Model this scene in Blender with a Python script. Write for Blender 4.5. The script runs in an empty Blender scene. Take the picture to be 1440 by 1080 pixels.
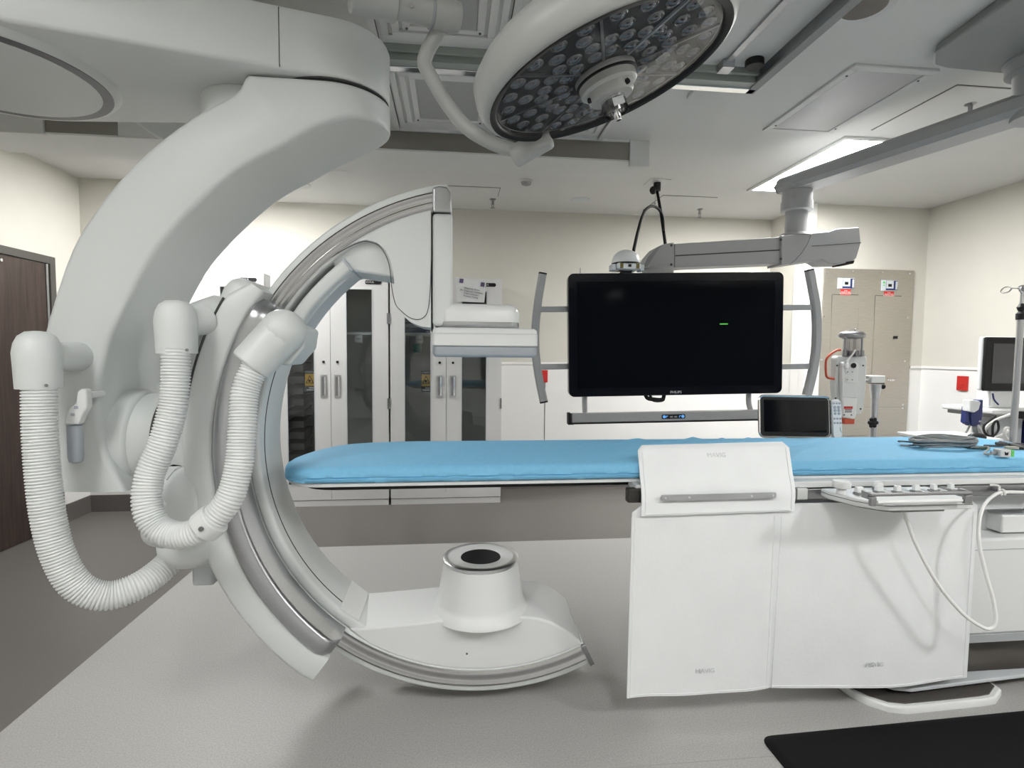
import bpy, bmesh, math, random
from mathutils import Vector as V, Matrix as M4
random.seed(7)
C = bpy.context.scene
COL = C.collection
PI = math.pi
# ------------------------------------------------------------------ camera
FOC, EYE = 765.9, V((0, 0, 1.45))
_y, _p, _r = (math.radians(a) for a in (6.223, -3.351, 0.499))
FW = V((math.sin(_y)*math.cos(_p), math.cos(_y)*math.cos(_p), math.sin(_p)))
_rt = V((math.cos(_y), -math.sin(_y), 0)); _up = _rt.cross(FW)
RT = _rt*math.cos(_r) + _up*math.sin(_r); UP = _up*math.cos(_r) - _rt*math.sin(_r)
cd = bpy.data.cameras.new('camera'); cam = bpy.data.objects.new('camera', cd); COL.objects.link(cam)
cd.sensor_width = 36; cd.lens = FOC/1440*36; cd.clip_start = .02
cam.matrix_world = M4(((RT.x, UP.x, -FW.x, EYE.x), (RT.y, UP.y, -FW.y, EYE.y), (RT.z, UP.z, -FW.z, EYE.z), (0, 0, 0, 1)))
C.camera = cam
def ray(x, y): return RT*((x-720)/FOC) - UP*((y-540)/FOC) + FW
def at(x, y, Y): d = ray(x, y); return EYE + d*(Y/d.y)
def atz(x, y, z): d = ray(x, y); return EYE + d*((z-EYE.z)/d.z)
def atx(x, y, X): d = ray(x, y); return EYE + d*(X/d.x)
def xz(x, y, Y): p = at(x, y, Y); return (p.x, p.z)
# ------------------------------------------------------------------ materials
def mat(name, col, rough=.5, metal=0, noise=0, nscale=40, bump=0, bscale=200, coat=0, spec=.5, emit=None, estr=0, stretch=None):
    m = bpy.data.materials.new(name); m.use_nodes = True; nt = m.node_tree; b = nt.nodes['Principled BSDF']
    c = (*col, 1)
    b.inputs['Base Color'].default_value = c; b.inputs['Roughness'].default_value = rough; b.inputs['Metallic'].default_value = metal
    b.inputs['Specular IOR Level'].default_value = spec; b.inputs['Coat Weight'].default_value = coat
    if emit: b.inputs['Emission Color'].default_value = (*emit, 1); b.inputs['Emission Strength'].default_value = estr
    if noise or bump:
        g = nt.nodes.new('ShaderNodeNewGeometry'); mp = nt.nodes.new('ShaderNodeMapping'); nt.links.new(g.outputs['Position'], mp.inputs['Vector'])
        if stretch: mp.inputs['Scale'].default_value = stretch
    if noise:
        n = nt.nodes.new('ShaderNodeTexNoise'); n.inputs['Scale'].default_value = nscale; n.inputs['Detail'].default_value = 4
        nt.links.new(mp.outputs[0], n.inputs['Vector'])
        r = nt.nodes.new('ShaderNodeValToRGB'); r.color_ramp.elements[0].position = .3; r.color_ramp.elements[1].position = .7
        r.color_ramp.elements[0].color = (*[v*(1-noise) for v in col], 1); r.color_ramp.elements[1].color = (*[min(1, v*(1+noise)) for v in col], 1)
        nt.links.new(n.outputs['Fac'], r.inputs['Fac']); nt.links.new(r.outputs['Color'], b.inputs['Base Color'])
    if bump:
        n = nt.nodes.new('ShaderNodeTexNoise'); n.inputs['Scale'].default_value = bscale; n.inputs['Detail'].default_value = 3
        nt.links.new(mp.outputs[0], n.inputs['Vector'])
        u = nt.nodes.new('ShaderNodeBump'); u.inputs['Strength'].default_value = bump; u.inputs['Distance'].default_value = .004
        nt.links.new(n.outputs['Fac'], u.inputs['Height']); nt.links.new(u.outputs['Normal'], b.inputs['Normal'])
    return m
def glassy(name, tint, refl=.25, rough=.02):
    m = bpy.data.materials.new(name); m.use_nodes = True; nt = m.node_tree; nt.nodes.clear()
    o = nt.nodes.new('ShaderNodeOutputMaterial'); mx = nt.nodes.new('ShaderNodeMixShader'); t = nt.nodes.new('ShaderNodeBsdfTransparent')
    g = nt.nodes.new('ShaderNodeBsdfGlossy'); f = nt.nodes.new('ShaderNodeLayerWeight'); ad = nt.nodes.new('ShaderNodeMath'); pw = nt.nodes.new('ShaderNodeMath'); pw.operation = 'POWER'; pw.inputs[1].default_value = 5.0
    t.inputs['Color'].default_value = (*tint, 1); g.inputs['Roughness'].default_value = rough; f.inputs['Blend'].default_value = .5
    ad.operation = 'MULTIPLY_ADD'; ad.inputs[1].default_value = .7; ad.inputs[2].default_value = refl
    nt.links.new(f.outputs['Facing'], pw.inputs[0]); nt.links.new(pw.outputs[0], ad.inputs[0]); nt.links.new(ad.outputs[0], mx.inputs[0]); nt.links.new(t.outputs[0], mx.inputs[1])
    nt.links.new(g.outputs[0], mx.inputs[2]); nt.links.new(mx.outputs[0], o.inputs['Surface'])
    return m
WHITE = mat('white moulded plastic', (.62, .645, .64), .42, noise=.015, nscale=3, bump=.05, bscale=500)
WHITE2 = mat('bright white plastic', (.70, .715, .715), .35, noise=.01, nscale=4)
LIGHTG = mat('light grey plastic', (.55, .58, .60), .45, noise=.02, nscale=5)
GREYP = mat('mid grey plastic', (.36, .39, .43), .4, noise=.02, nscale=5)
HOSE = mat('white corrugated hose plastic', (.72, .735, .735), .32, noise=.01, nscale=4)
STEEL = mat('brushed steel', (.49, .50, .52), .32, 1, noise=.03, nscale=30, stretch=(1, 1, 8))
STEELB = mat('bright satin steel', (.70, .71, .72), .3, 1, noise=.03, nscale=20)
WINB = mat('dark tube window', (.010, .010, .012), .25, noise=.05, spec=.06)
STEELD = mat('dark satin steel', (.30, .30, .31), .38, 1, noise=.05, nscale=20)
TRACK = mat('polished steel track', (.44, .44, .445), .22, 1, noise=.02, nscale=6)
CHROME = mat('chrome', (.75, .75, .76), .12, 1, noise=.02, nscale=20)
BLACK = mat('black plastic', (.008, .008, .009), .5, noise=.1, nscale=30, spec=.3)
GLOSSB = mat('black display glass', (.004, .005, .007), .06, noise=.05, nscale=2, spec=.22)
BEZEL = mat('black display bezel', (.006, .007, .011), .1, noise=.05, nscale=2, spec=.25)
GAP = mat('dark seam', (.05, .05, .05), .7, noise=.05)
BLUE = mat('blue fabric mattress cover', (.18, .465, .70), .75, noise=.04, nscale=60, bump=.12, bscale=900)
VINYL = mat('white vinyl lead drape', (.79, .81, .82), .45, noise=.02, nscale=7, bump=.15, bscale=60)
BOOM = mat('grey painted boom metal', (.36, .365, .37), .45, noise=.02, nscale=6)
BOOMD = mat('dark grey painted boom metal', (.24, .25, .25), .5, noise=.02, nscale=6)
BEIGE = mat('beige wall paint', (.60, .583, .528), .85, noise=.015, nscale=5, bump=.05, bscale=300)
WAINS = mat('white wall panel', (.80, .795, .78), .5, noise=.01, nscale=4)
CEIL = mat('white ceiling paint', (.63, .63, .617), .9, noise=.01, nscale=3)
CEILP = mat('white ceiling metal', (.62, .625, .615), .5, noise=.01, nscale=5)
PERF = mat('perforated grey diffuser sheet', (.36, .365, .36), .6, noise=.12, nscale=260)
RAILF = mat('grey green painted rail', (.30, .33, .31), .4, noise=.03, nscale=5)
MIRR = mat('bronze gloss rail face', (.30, .285, .255), .16, .6, noise=.05, nscale=3)
FLOORL = mat('light speckled vinyl floor', (.365, .358, .347), .5, noise=.16, nscale=170, bump=.04, bscale=170)
FLOORD = mat('dark brown vinyl floor', (.125, .115, .108), .42, noise=.10, nscale=170)
RUBBER = mat('black rubber mat', (.006, .006, .007), .7, noise=.2, nscale=160, bump=.2, bscale=300, spec=.15)
WOOD = mat('dark walnut veneer', (.040, .026, .021), .4, noise=.5, nscale=9, stretch=(7, 7, .35))
DFRAME = mat('dark door frame paint', (.07, .065, .06), .45, noise=.03)
SS = mat('brushed stainless panel', (.45, .425, .375), .36, .8, noise=.06, nscale=14, stretch=(1, 1, 14))
CABW = mat('cabinet white laminate', (.66, .66, .655), .38, noise=.01, nscale=4)
CABIN = mat('cabinet grey interior', (.48, .48, .47), .6, noise=.03, nscale=6)
GLASS = glassy('tinted cabinet glass', (.76, .78, .78), .05)
CLEAR = glassy('clear lens glass', (.90, .91, .92), .02)
LAMPIN = mat('dark lamp interior', (.038, .039, .041), .4, noise=.1, nscale=20)
LENS = mat('lamp lens glass', (.20, .20, .21), .1, .85, noise=.05, nscale=20)
RED = mat('red plastic', (.50, .025, .02), .4, noise=.05)
ORANGE = mat('orange red handle', (.48, .07, .035), .4, noise=.05)
YELLOW = mat('yellow label', (.75, .45, .05), .5, noise=.05)
NAVY = mat('navy plastic', (.015, .025, .12), .45, noise=.05)
NAVYF = mat('navy folded cloth', (.04, .05, .16), .8, noise=.15, nscale=30)
GREEN = mat('green plastic', (.12, .55, .12), .4, noise=.05)
TEAL = mat('teal plastic', (.03, .18, .17), .5, noise=.05)
CABLEG = mat('grey cable', (.20, .215, .22), .45, noise=.1, nscale=50)
CABLEW = mat('white cable', (.80, .80, .79), .35, noise=.01)
SCRG = mat('grey standby screen', (.07, .07, .075), .15, noise=.03, nscale=3)
PAPER = mat('paper', (.68, .69, .69), .6, noise=.01)
INK = mat('dark ink', (.06, .06, .08), .6, noise=.02)
def lampmat(n, e): return mat(n, (.9, .9, .9), .5, noise=.001, emit=(1.0, .995, .975), estr=e)
LAMPB = lampmat('lit back light panel', 52.0); LAMPF = lampmat('lit front light panel', 21.0)
LAMPK = lampmat('lit key light panel', 100.0)
LAMPW = mat('grey white lamp housing', (.40, .41, .40), .4, noise=.02, nscale=4)
LEDG = mat('green screen mark', (.02, .2, .02), .3, noise=.02, emit=(.15, .8, .12), estr=.5)
LEDB = mat('blue lit button', (.1, .3, .6), .3, noise=.02, emit=(.12, .35, .8), estr=.8)
PEDD = mat('dark brushed column metal', (.06, .055, .05), .4, .7, noise=.1, nscale=6, stretch=(1, 1, 6))
SKIN = mat('plate dark top', (.09, .083, .077), .45, .2, noise=.06, nscale=80)
# ------------------------------------------------------------------ mesh builder
def circ(c, r, ax1, ax2, n=24, a0=0, a1=2*PI, full=True):
    return [c + ax1*(r*math.cos(a0+(a1-a0)*i/(n if full else n-1))) + ax2*(r*math.sin(a0+(a1-a0)*i/(n if full else n-1))) for i in range(n)]
def basis(d):
    d = d.normalized(); a = V((0, 0, 1)) if abs(d.z) < .9 else V((1, 0, 0)); u = d.cross(a).normalized(); return u, d.cross(u).normalized()
def crom(pts, n=12):
    P = [V(p) for p in pts]; P = [P[0]*2-P[1]] + P + [P[-1]*2-P[-2]]; o = []
    for i in range(1, len(P)-2):
        for k in range(n):
            t = k/n; a, b, c, d = P[i-1:i+3]
            o.append(((b*2) + (c-a)*t + (a*2-b*5+c*4-d)*t*t + (b*3-a-c*3+d)*t*t*t)*.5)
    o.append(P[-2]); return o
class MB:
    def __init__(s, M=None): s.bm = bmesh.new(); s.mi = 0; s.M = M
    def v(s, p): p = V(p); return s.bm.verts.new(s.M @ p if s.M else p)
    def face(s, vs):
        try: f = s.bm.faces.new(vs); f.material_index = s.mi; return f
        except ValueError: pass
    def poly(s, pts): s.face([s.v(p) for p in pts]); return s
    def loft(s, rings, closed=True, cap=True, loop=False):
        R = [[s.v(p) for p in r] for r in rings]; n = len(R[0]); m = len(R)
        for i in range(m if loop else m-1):
            a, b = R[i], R[(i+1) % m]
            for j in range(n if closed else n-1): s.face([a[j], a[(j+1) % n], b[(j+1) % n], b[j]])
        if cap and not loop and closed: s.face(R[0][::-1]); s.face(R[-1])
        return s
    def box(s, x0, x1, y0, y1, z0, z1):
        return s.loft([[(x0, y0, z), (x1, y0, z), (x1, y1, z), (x0, y1, z)] for z in (z0, z1)])
    def prism(s, pts, d0, d1, ax='y'):
        f = {'y': lambda p, d: (p[0], d, p[1]), 'z': lambda p, d: (p[0], p[1], d), 'x': lambda p, d: (d, p[0], p[1])}[ax]
        return s.loft([[f(p, d0) for p in pts], [f(p, d1) for p in pts]])
    def cyl(s, a, b, r0, r1=None, n=24):
        a, b = V(a), V(b); u, w = basis(b-a); r1 = r0 if r1 is None else r1
        return s.loft([circ(a, r0, u, w, n), circ(b, r1, u, w, n)])
    def lathe(s, prof, o, d=(0, 0, 1), n=32, cap=True, loop=False):
        o, d = V(o), V(d).normalized(); u, w = basis(d)
        return s.loft([circ(o+d*h, max(r, 1e-5), u, w, n) for r, h in prof], cap=cap, loop=loop)
    def tube(s, pts, r, n=10, cap=True):
        P = [V(p) for p in pts]; u = None; rings = []
        for i, p in enumerate(P):
            d = (P[min(i+1, len(P)-1)] - P[max(i-1, 0)]).normalized()
            if u is None: u, _ = basis(d)
            u = (u - d*u.dot(d)).normalized(); w = d.cross(u)
            rings.append(circ(p, r(i) if callable(r) else r, u, w, n))
        return s.loft(rings, cap=cap)
    def ell(s, c, rx, ry, rz, n=20, m=12):
        c = V(c)
        return s.loft([[c+V((rx*math.sin(t)*math.cos(2*PI*j/n), ry*math.sin(t)*math.sin(2*PI*j/n), rz*math.cos(t))) for j in range(n)]
                       for t in [max(.02, min(PI-.02, PI*i/m)) for i in range(m+1)]])
    def build(s, name, m, parent=None, bev=0, seg=2, smooth=True, ang=38):
        bmesh.ops.recalc_face_normals(s.bm, faces=s.bm.faces)
        me = bpy.data.meshes.new(name); s.bm.to_mesh(me); s.bm.free()
        for x in (m if isinstance(m, (list, tuple)) else [m]): me.materials.append(x)
        if smooth: me.shade_smooth(); me.set_sharp_from_angle(angle=math.radians(ang))
        o = bpy.data.objects.new(name, me); COL.objects.link(o)
        if bev:
            b = o.modifiers.new('bevel', 'BEVEL'); b.width = bev; b.segments = seg; b.limit_method = 'ANGLE'; b.angle_limit = math.radians(35); b.harden_normals = True
        if parent:
            o.parent = parent
            if parent.type == 'EMPTY': o.matrix_parent_inverse = M4.Translation(-parent.location)
        return o
def rrect(x0, x1, y0, y1, r, n=5):
    o = []
    for cx, cy, a in ((x1-r, y1-r, 0), (x0+r, y1-r, 90), (x0+r, y0+r, 180), (x1-r, y0+r, 270)):
        o += [(cx+r*math.cos(math.radians(a+90*i/n)), cy+r*math.sin(math.radians(a+90*i/n))) for i in range(n+1)]
    return o
def tag(o, label, cat, group=None):
    o['label'] = label; o['category'] = cat
    if group: o['group'] = group
    return o
def thing(name, label, cat, loc, group=None):
    o = bpy.data.objects.new(name, None); COL.objects.link(o); o.location = loc; o.empty_display_size = .1
    return tag(o, label, cat, group)
def struct(o): o['kind'] = 'structure'; return o
def dup(root, loc, label=None, group=None):
    r = root.copy(); COL.objects.link(r); r.location = loc
    if label: r['label'] = label
    if group: r['group'] = group
    for ch in list(root.children):
        c = ch.copy(); COL.objects.link(c); c.parent = r
        for g in list(ch.children):
            d = g.copy(); COL.objects.link(d); d.parent = c
    return r
def text(s, size, m, name, parent, Mx, align='CENTER', ext=.0004, line=1.0):
    cu = bpy.data.curves.new('t', 'FONT'); cu.body = s; cu.size = size; cu.align_x = align; cu.align_y = 'CENTER'; cu.extrude = ext; cu.resolution_u = 3; cu.space_line = line
    t = bpy.data.objects.new('t', cu); COL.objects.link(t)
    me = bpy.data.meshes.new_from_object(t.evaluated_get(bpy.context.evaluated_depsgraph_get()))
    bpy.data.objects.remove(t); bpy.data.curves.remove(cu)
    me.transform(Mx); me.materials.clear(); me.materials.append(m)
    o = bpy.data.objects.new(name, me); COL.objects.link(o)
    if parent:
        o.parent = parent
        if parent.type == 'EMPTY': o.matrix_parent_inverse = M4.Translation(-parent.location)
    return o
def frame(o, ex, ez, flip=False):   # matrix whose local X=ex, local Y=ez (up), local Z towards the viewer
    ex = V(ex).normalized(); ez = V(ez); ez = (ez - ex*ez.dot(ex)).normalized(); n = ex.cross(ez)
    return M4(((ex.x, ez.x, n.x, o[0]), (ex.y, ez.y, n.y, o[1]), (ex.z, ez.z, n.z, o[2]), (0, 0, 0, 1)))
FRONT = lambda x, y, z: frame((x, y, z), (1, 0, 0), (0, 0, 1))
# ================================================================== ROOM
CZ = 2.912; XL, XR, YB, YBL, YBR, YF = -3.2, 4.71, 5.7, 5.148, 5.03, -1.7
AL, AR = -2.80, 3.46; RAILZ = 1.335
b = MB(); b.mi = 0; b.box(-1.695, XR, YF, 4.075, -.1, 0); b.mi = 1
b.box(XL, -1.695, YF, 4.075, -.1, 0); b.box(XL, XR, 4.075, YB, -.1, 0)
struct(b.build('floor', [FLOORL, FLOORD], smooth=False))
b = MB(); b.box(-1.694, XR, 1.772, 1.775, 0, .0006); struct(b.build('trim_1', mat('floor weld seam', (.34, .335, .325), .5, noise=.05), smooth=False))
b = MB(); b.box(XL, XR, YF, YB, CZ, CZ+.1); struct(b.build('ceiling', CEIL, smooth=False))
def wall(name, x0, x1, y0, y1, rail=True):
    b = MB(); b.mi = 0; b.box(x0, x1, y0, y1, 0, RAILZ); b.mi = 1; b.box(x0, x1, y0, y1, RAILZ, CZ)
    return struct(b.build(name, [WAINS, BEIGE], smooth=False))
wall('wall_left', XL-.1, XL, YF, YBL)
wall('wall_back_left', XL-.1, AL, YBL, YB)
wall('wall_back', AL, AR, YB, YB+.1)
wall('wall_back_right', AR, XR+.1, YBR, YB)
wall('wall_right', XR, XR+.1, YF, YBR)
wall('wall_front', XL-.1, XR+.1, YF-.1, YF)
b = MB(); b.box(AL, AR, YB-.012, YB, RAILZ-.012, RAILZ+.012); struct(b.build('trim_2', WAINS))
b = MB(); b.box(4.58, XR, YBR-.012, YBR, RAILZ-.012, RAILZ+.012); struct(b.build('trim_3', WAINS))
b = MB(); b.box(XR-.012, XR, YF, YBR-.012, RAILZ-.012, RAILZ+.012); struct(b.build('trim_4', WAINS))
b = MB(); b.box(.972, .977, YB-.004, YB, .12, RAILZ-.012); struct(b.build('trim_5', GAP, smooth=False))
# unseen dark window added to the front wall, darkens the monitor's reflection
b = MB(); b.box(.7, 4.5, YF-.01, YF+.012, .85, 2.45); w_ = struct(b.build('added_dark_window', mat('dark added window glass', (.012, .013, .014), .08, noise=.05, spec=.3), smooth=False))
b = MB()
for q in ((.62, .7, .77, 2.53), (4.5, 4.58, .77, 2.53)): b.box(q[0], q[1], YF-.01, YF+.03, q[2], q[3])
b.box(.7, 4.5, YF-.01, YF+.03, .77, .85); b.box(.7, 4.5, YF-.01, YF+.03, 2.45, 2.53); b.build('added_window_frame', DFRAME, w_, bev=.004)
# white corner guard and opening casing on the side wall of the niche
b = MB(); b.box(AR-.022, AR, 5.06, 5.24, 0, CZ-.1); b.box(AR-.03, AR+.045, YBR-.022, YBR+.06, 0, CZ); struct(b.build('trim_6', WAINS, bev=.004))
for n, q in (('left', (XL, XL+.012, 4.84, YBL)), ('back_left', (XL, AL, YBL-.012, YBL)), ('back', (AL, AR, YB-.012, YB)),
             ('back_right', (AR+.05, XR, YBR-.012, YBR)), ('right', (XR-.012, XR, YF, YBR))):
    b = MB(); b.box(*q, 0, .15)
    if n == 'left': b.box(XL, XL+.012, YF, 3.54, 0, .15)
    struct(b.build('baseboard_'+n, FLOORD))
# wooden door in the left wall
b = MB(); b.box(XL-.02, XL+.03, 3.55, 3.61, 0, 2.175); b.box(XL-.02, XL+.03, 4.73, 4.79, 0, 2.175); b.box(XL-.02, XL+.03, 3.61, 4.73, 2.115, 2.175)
d = struct(b.build('door_1', DFRAME, bev=.004))
b = MB(); b.box(XL-.01, XL+.018, 3.613, 4.69, .008, 2.108); b.build('leaf', WOOD, d)
b = MB(); b.box(XL-.005, XL+.024, 4.692, 4.715, .01, 2.11); b.build('edge_strip', STEEL, d)
b = MB(); b.cyl((XL+.018, 3.75, 1.02), (XL+.07, 3.75, 1.02), .012); b.cyl((XL+.065, 3.75, 1.02), (XL+.065, 3.88, 1.02), .01); b.build('handle', STEEL, d)
b = MB(); b.cyl((XL+.018, 4.27, 2.07), (XL+.022, 4.27, 2.07), .011); b.build('peephole', CHROME, d)
# ------------------------------------------------------------------ ceiling fixtures
def light(x0, x1, y0, y1, label, group=None, m=None):
    t = thing('ceiling_light', label, 'ceiling light', ((x0+x1)/2, (y0+y1)/2, CZ), group); w = .035
    b = MB(); z0, z1 = CZ-.016, CZ
    for q in ((x0, x1, y0, y0+w), (x0, x1, y1-w, y1), (x0, x0+w, y0+w, y1-w), (x1-w, x1, y0+w, y1-w)): b.box(*q, z0, z1)
    b.build('frame', CEILP, t, bev=.004)
    b = MB(); b.box(x0+w, x1-w, y0+w, y1-w, CZ-.009, CZ-.002); b.build('diffuser', m or LAMPF, t)
    return t
light(2.597, 3.16, 3.465, 4.69, 'lit rectangular ceiling light behind the grey boom arm', m=LAMPB)
light(-2.15, -1.60, 4.17, 4.95, 'lit ceiling light hidden behind the bent white arm', m=LAMPB)
light(3.3, 3.85, -.75, -.20, 'lit ceiling light over the front right of the room', m=LAMPK)
light(-1.9, -1.3, -.6, .6, 'lit ceiling light over the front left of the room')
light(.5, 1.1, -1.3, -.1, 'lit ceiling light over the front middle of the room')
def panel(name, x0, x1, y0, y1, label, cat, face, w=.05, lip=.014, inner=.03, screws=True, group=None):
    t = thing(name, label, cat, ((x0+x1)/2, (y0+y1)/2, CZ), group); b = MB()
    for q in ((x0, x1, y0, y0+w), (x0, x1, y1-w, y1), (x0, x0+w, y0+w, y1-w), (x1-w, x1, y0+w, y1-w)): b.box(*q, CZ-lip, CZ)
    b.build('frame', CEILP, t, bev=.004)
    b = MB(); b.box(x0+w+inner*.15, x1-w-inner*.15, y0+w+inner*.15, y1-w-inner*.15, CZ-lip*.7, CZ-.001); b.build('face_sheet', face, t)
    if screws:
        for x in (x0+w*.7, x1-w*.7):
            for y in (y0+(y1-y0)*.12, y1-(y1-y0)*.12): b = MB(); b.cyl((x, y, CZ-lip-.003), (x, y, CZ-lip+.002), .006, n=10); b.build('screw', GAP, t)
    return t
panel('ceiling_panel', 2.0, 2.47, 2.617, 3.44, 'grey framed ceiling panel between the surgical lamp and the dark canopy', 'ceiling panel', mat('frosted panel sheet', (.40, .40, .41), .35, noise=.04, nscale=2), w=.045)
def diffuser(x0, x1, y0, y1, label):
    t = thing('air_diffuser', label, 'air diffuser', ((x0+x1)/2, (y0+y1)/2, CZ), 'perforated air diffusers between the rails'); b = MB()
    for k, (w, z) in enumerate(((.0, .010), (.05, .016), (.10, .010))):
        a0, a1, c0, c1 = x0+w, x1-w, y0+w*.8, y1-w*.8; ww = .035
        for q in ((a0, a1, c0, c0+ww), (a0, a1, c1-ww, c1), (a0, a0+ww, c0+ww, c1-ww), (a1-ww, a1, c0+ww, c1-ww)): b.box(*q, CZ-z, CZ)
    b.build('stepped_frame', CEILP, t, bev=.004)
    b = MB(); b.box(x0+.137, x1-.137, y0+.117, y1-.117, CZ-.006, CZ-.001); b.build('perforated_sheet', PERF, t)
    for x in (x0+.12, x1-.12): b = MB(); b.cyl((x, y1-.1, CZ-.014), (x, y1-.1, CZ-.008), .006, n=10); b.build('screw', GAP, t)
diffuser(-.34, .29, 2.93, 3.66, 'perforated air diffuser between the two ceiling rails, left of the lamp head')
diffuser(.35, .96, 2.93, 3.66, 'perforated air diffuser between the two ceiling rails, behind the lamp head')
diffuser(-.33, .24, 2.06, 2.68, 'perforated air diffuser in front of the near ceiling rail, above the lamp arm')
for n, (x, y0, y1) in enumerate(((-.365, 2.9, 3.72), (.995, 2.9, 3.72), (1.336, 2.88, 3.06), (-.365, 1.6, 2.7), (.27, 1.6, 2.7), (.32, 2.9, 3.72))):
    b = MB(); b.mi = 0; b.box(x-.016, x+.016, y0, y1, CZ-.018, CZ); b.mi = 0 if n == 2 else 1; b.box(x-.0195, x-.016, y0, y1, CZ-.002, CZ); b.box(x+.016, x+.0195, y0, y1, CZ-.002, CZ)
    struct(b.build('trim_%d' % (10+n), [CEILP, GAP]))
# far ceiling rail: boxed beam with a glossy bronze face and white end blocks
RY0, RY1, RZ = 3.728, 4.12, 2.766
t = thing('ceiling_rail', 'long boxed ceiling rail with a glossy bronze face, behind the lamp', 'ceiling rail', (-.6, 3.92, CZ))
b = MB(); b.box(-3.0, 1.34, RY0+.02, RY1, RZ+.004, CZ); b.build('housing', CEILP, t, bev=.004)
b = MB(); b.box(-2.5, -2.08, RY0+.006, RY0+.019, RZ+.012, CZ-.016); b.box(-1.5, 1.205, RY0+.006, RY0+.019, RZ+.012, CZ-.016); b.build('gloss_face', MIRR, t)
b = MB(); b.box(-2.5, 1.205, RY0, RY0+.019, RZ, RZ+.011); b.box(-2.5, 1.205, RY0-.004, RY0+.019, CZ-.015, CZ); b.build('edge_strip', CEILP, t)
b = MB(); b.box(1.206, 1.345, RY0-.012, RY0+.019, RZ-.03, CZ); b.build('end_block', CEILP, t, bev=.004)
b = MB(); b.box(-2.078, -1.50, RY0-.004, RY0+.019, RZ+.012, CZ-.016); b.build('joint_block', CEILP, t, bev=.004)
b = MB(); b.box(-2.95, -2.5, RY0-.012, RY0+.019, RZ-.005, CZ); b.build('end_block', CEILP, t, bev=.004)
# near ceiling rail: stepped profile, with a slimmer return towards the front of the room
t = thing('ceiling_rail', 'stepped grey green ceiling rail in front of the perforated diffusers, with a corner', 'ceiling rail', (.5, 2.8, CZ))
b = MB(); b.prism([(2.725, CZ), (2.725, CZ-.03), (2.745, CZ-.03), (2.745, CZ-.02), (2.765, CZ-.02), (2.765, CZ-.055), (2.845, CZ-.055), (2.845, CZ)], -.9, 1.56, 'x'); b.build('profile', RAILF, t)
b = MB(); b.box(-.9, 1.6, 2.82, 2.868, CZ-.062, CZ-.045); b.build('lip', CHROME, t, bev=.003)
b = MB(); b.box(-.9, 1.6, 2.845, 2.868, CZ-.045, CZ); b.build('back_flange', CEILP, t)
b = MB(); b.box(1.56, 1.573, .4, 2.82, CZ-.05, CZ); b.build('side_web', STEELD, t)
b = MB(); b.box(1.56, 1.606, .4, 2.868, CZ-.062, CZ-.05); b.build('side_lip', BOOMD, t)
b = MB(); b.box(1.573, 1.606, .4, 2.868, CZ-.05, CZ); b.build('side_flange', CEILP, t)
b = MB(); b.cyl((1.49, 2.655, CZ-.035), (1.49, 2.655, CZ), .045); b.build('stop', BLACK, t, bev=.004)
b = MB(); b.box(1.345, 1.375, 1.0, 2.7, CZ-.012, CZ); b.box(1.33, 1.39, 2.66, 2.73, CZ-.04, CZ); b.build('guide_rod', STEEL, t)
# round and small ceiling things
t = thing('recessed_downlight', 'round recessed downlight with white rim beside the near rail', 'ceiling light', (1.71, 2.20, CZ))
b = MB(); b.lathe([(.085, -.004), (.12, -.010), (.125, 0), (.085, 0)], (1.71, 2.20, CZ), (0, 0, 1), loop=True); b.build('rim', CEILP, t)
b = MB(); b.lathe([(.088, -.007), (.088, -.002)], (1.71, 2.20, CZ)); b.build('lens', LENS, t)
def disc(name, x, y, r, label, cat, m, group=None):
    b = MB(); b.lathe([(r*.1, -.012), (r*.8, -.011), (r, -.004), (r, 0)], (x, y, CZ)); return tag(b.build(name, m), label, cat, group)
disc('ceiling_speaker', 1.211, 5.212, .095, 'round white ceiling speaker left of the ceiling cable plate', 'speaker', LIGHTG)
disc('ceiling_speaker', -1.36, 5.1, .10, 'round white ceiling speaker above the bent arm, over the leftmost cabinets', 'speaker', CEILP)
disc('ceiling_speaker', -.924, 4.69, .06, 'small round ceiling cap just under the end of the big arm', 'speaker', CEILP)
def sprinkler(x, y, label):
    t = thing('sprinkler', label, 'sprinkler', (x, y, CZ), None)
    b = MB(); b.lathe([(.03, 0), (.03, -.006), (.012, -.012), (.010, -.05), (.004, -.052)], (x, y, CZ), n=16); b.build('body', STEELD, t)
    b = MB(); b.lathe([(.022, -.085), (.022, -.082)], (x, y, CZ), n=16); b.cyl((x-.012, y, CZ-.04), (x-.004, y, CZ-.083), .003, n=8); b.cyl((x+.012, y, CZ-.04), (x+.004, y, CZ-.083), .003, n=8); b.build('deflector', STEELD, t)
sprinkler(.378, 5.304, 'small pendent sprinkler head near the top end of the C-shaped arm')
sprinkler(2.482, 5.371, 'small pendent sprinkler head above the grey boom arm, right of the cable plate')
sprinkler(2.977, 2.939, 'small pendent sprinkler head under the dark canopy on the right')
t = thing('smoke_detector', 'small black and white ceiling detector in front of the far wall', 'detector', (.62, 4.70, CZ))
b = MB(); b.lathe([(.055, 0), (.055, -.012), (.045, -.016)], (.62, 4.70, CZ)); b.build('base', CEILP, t)
b = MB(); b.lathe([(.045, -.016), (.04, -.035), (.01, -.045)], (.62, 4.70, CZ), n=20); b.build('dome', STEELD, t)
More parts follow.
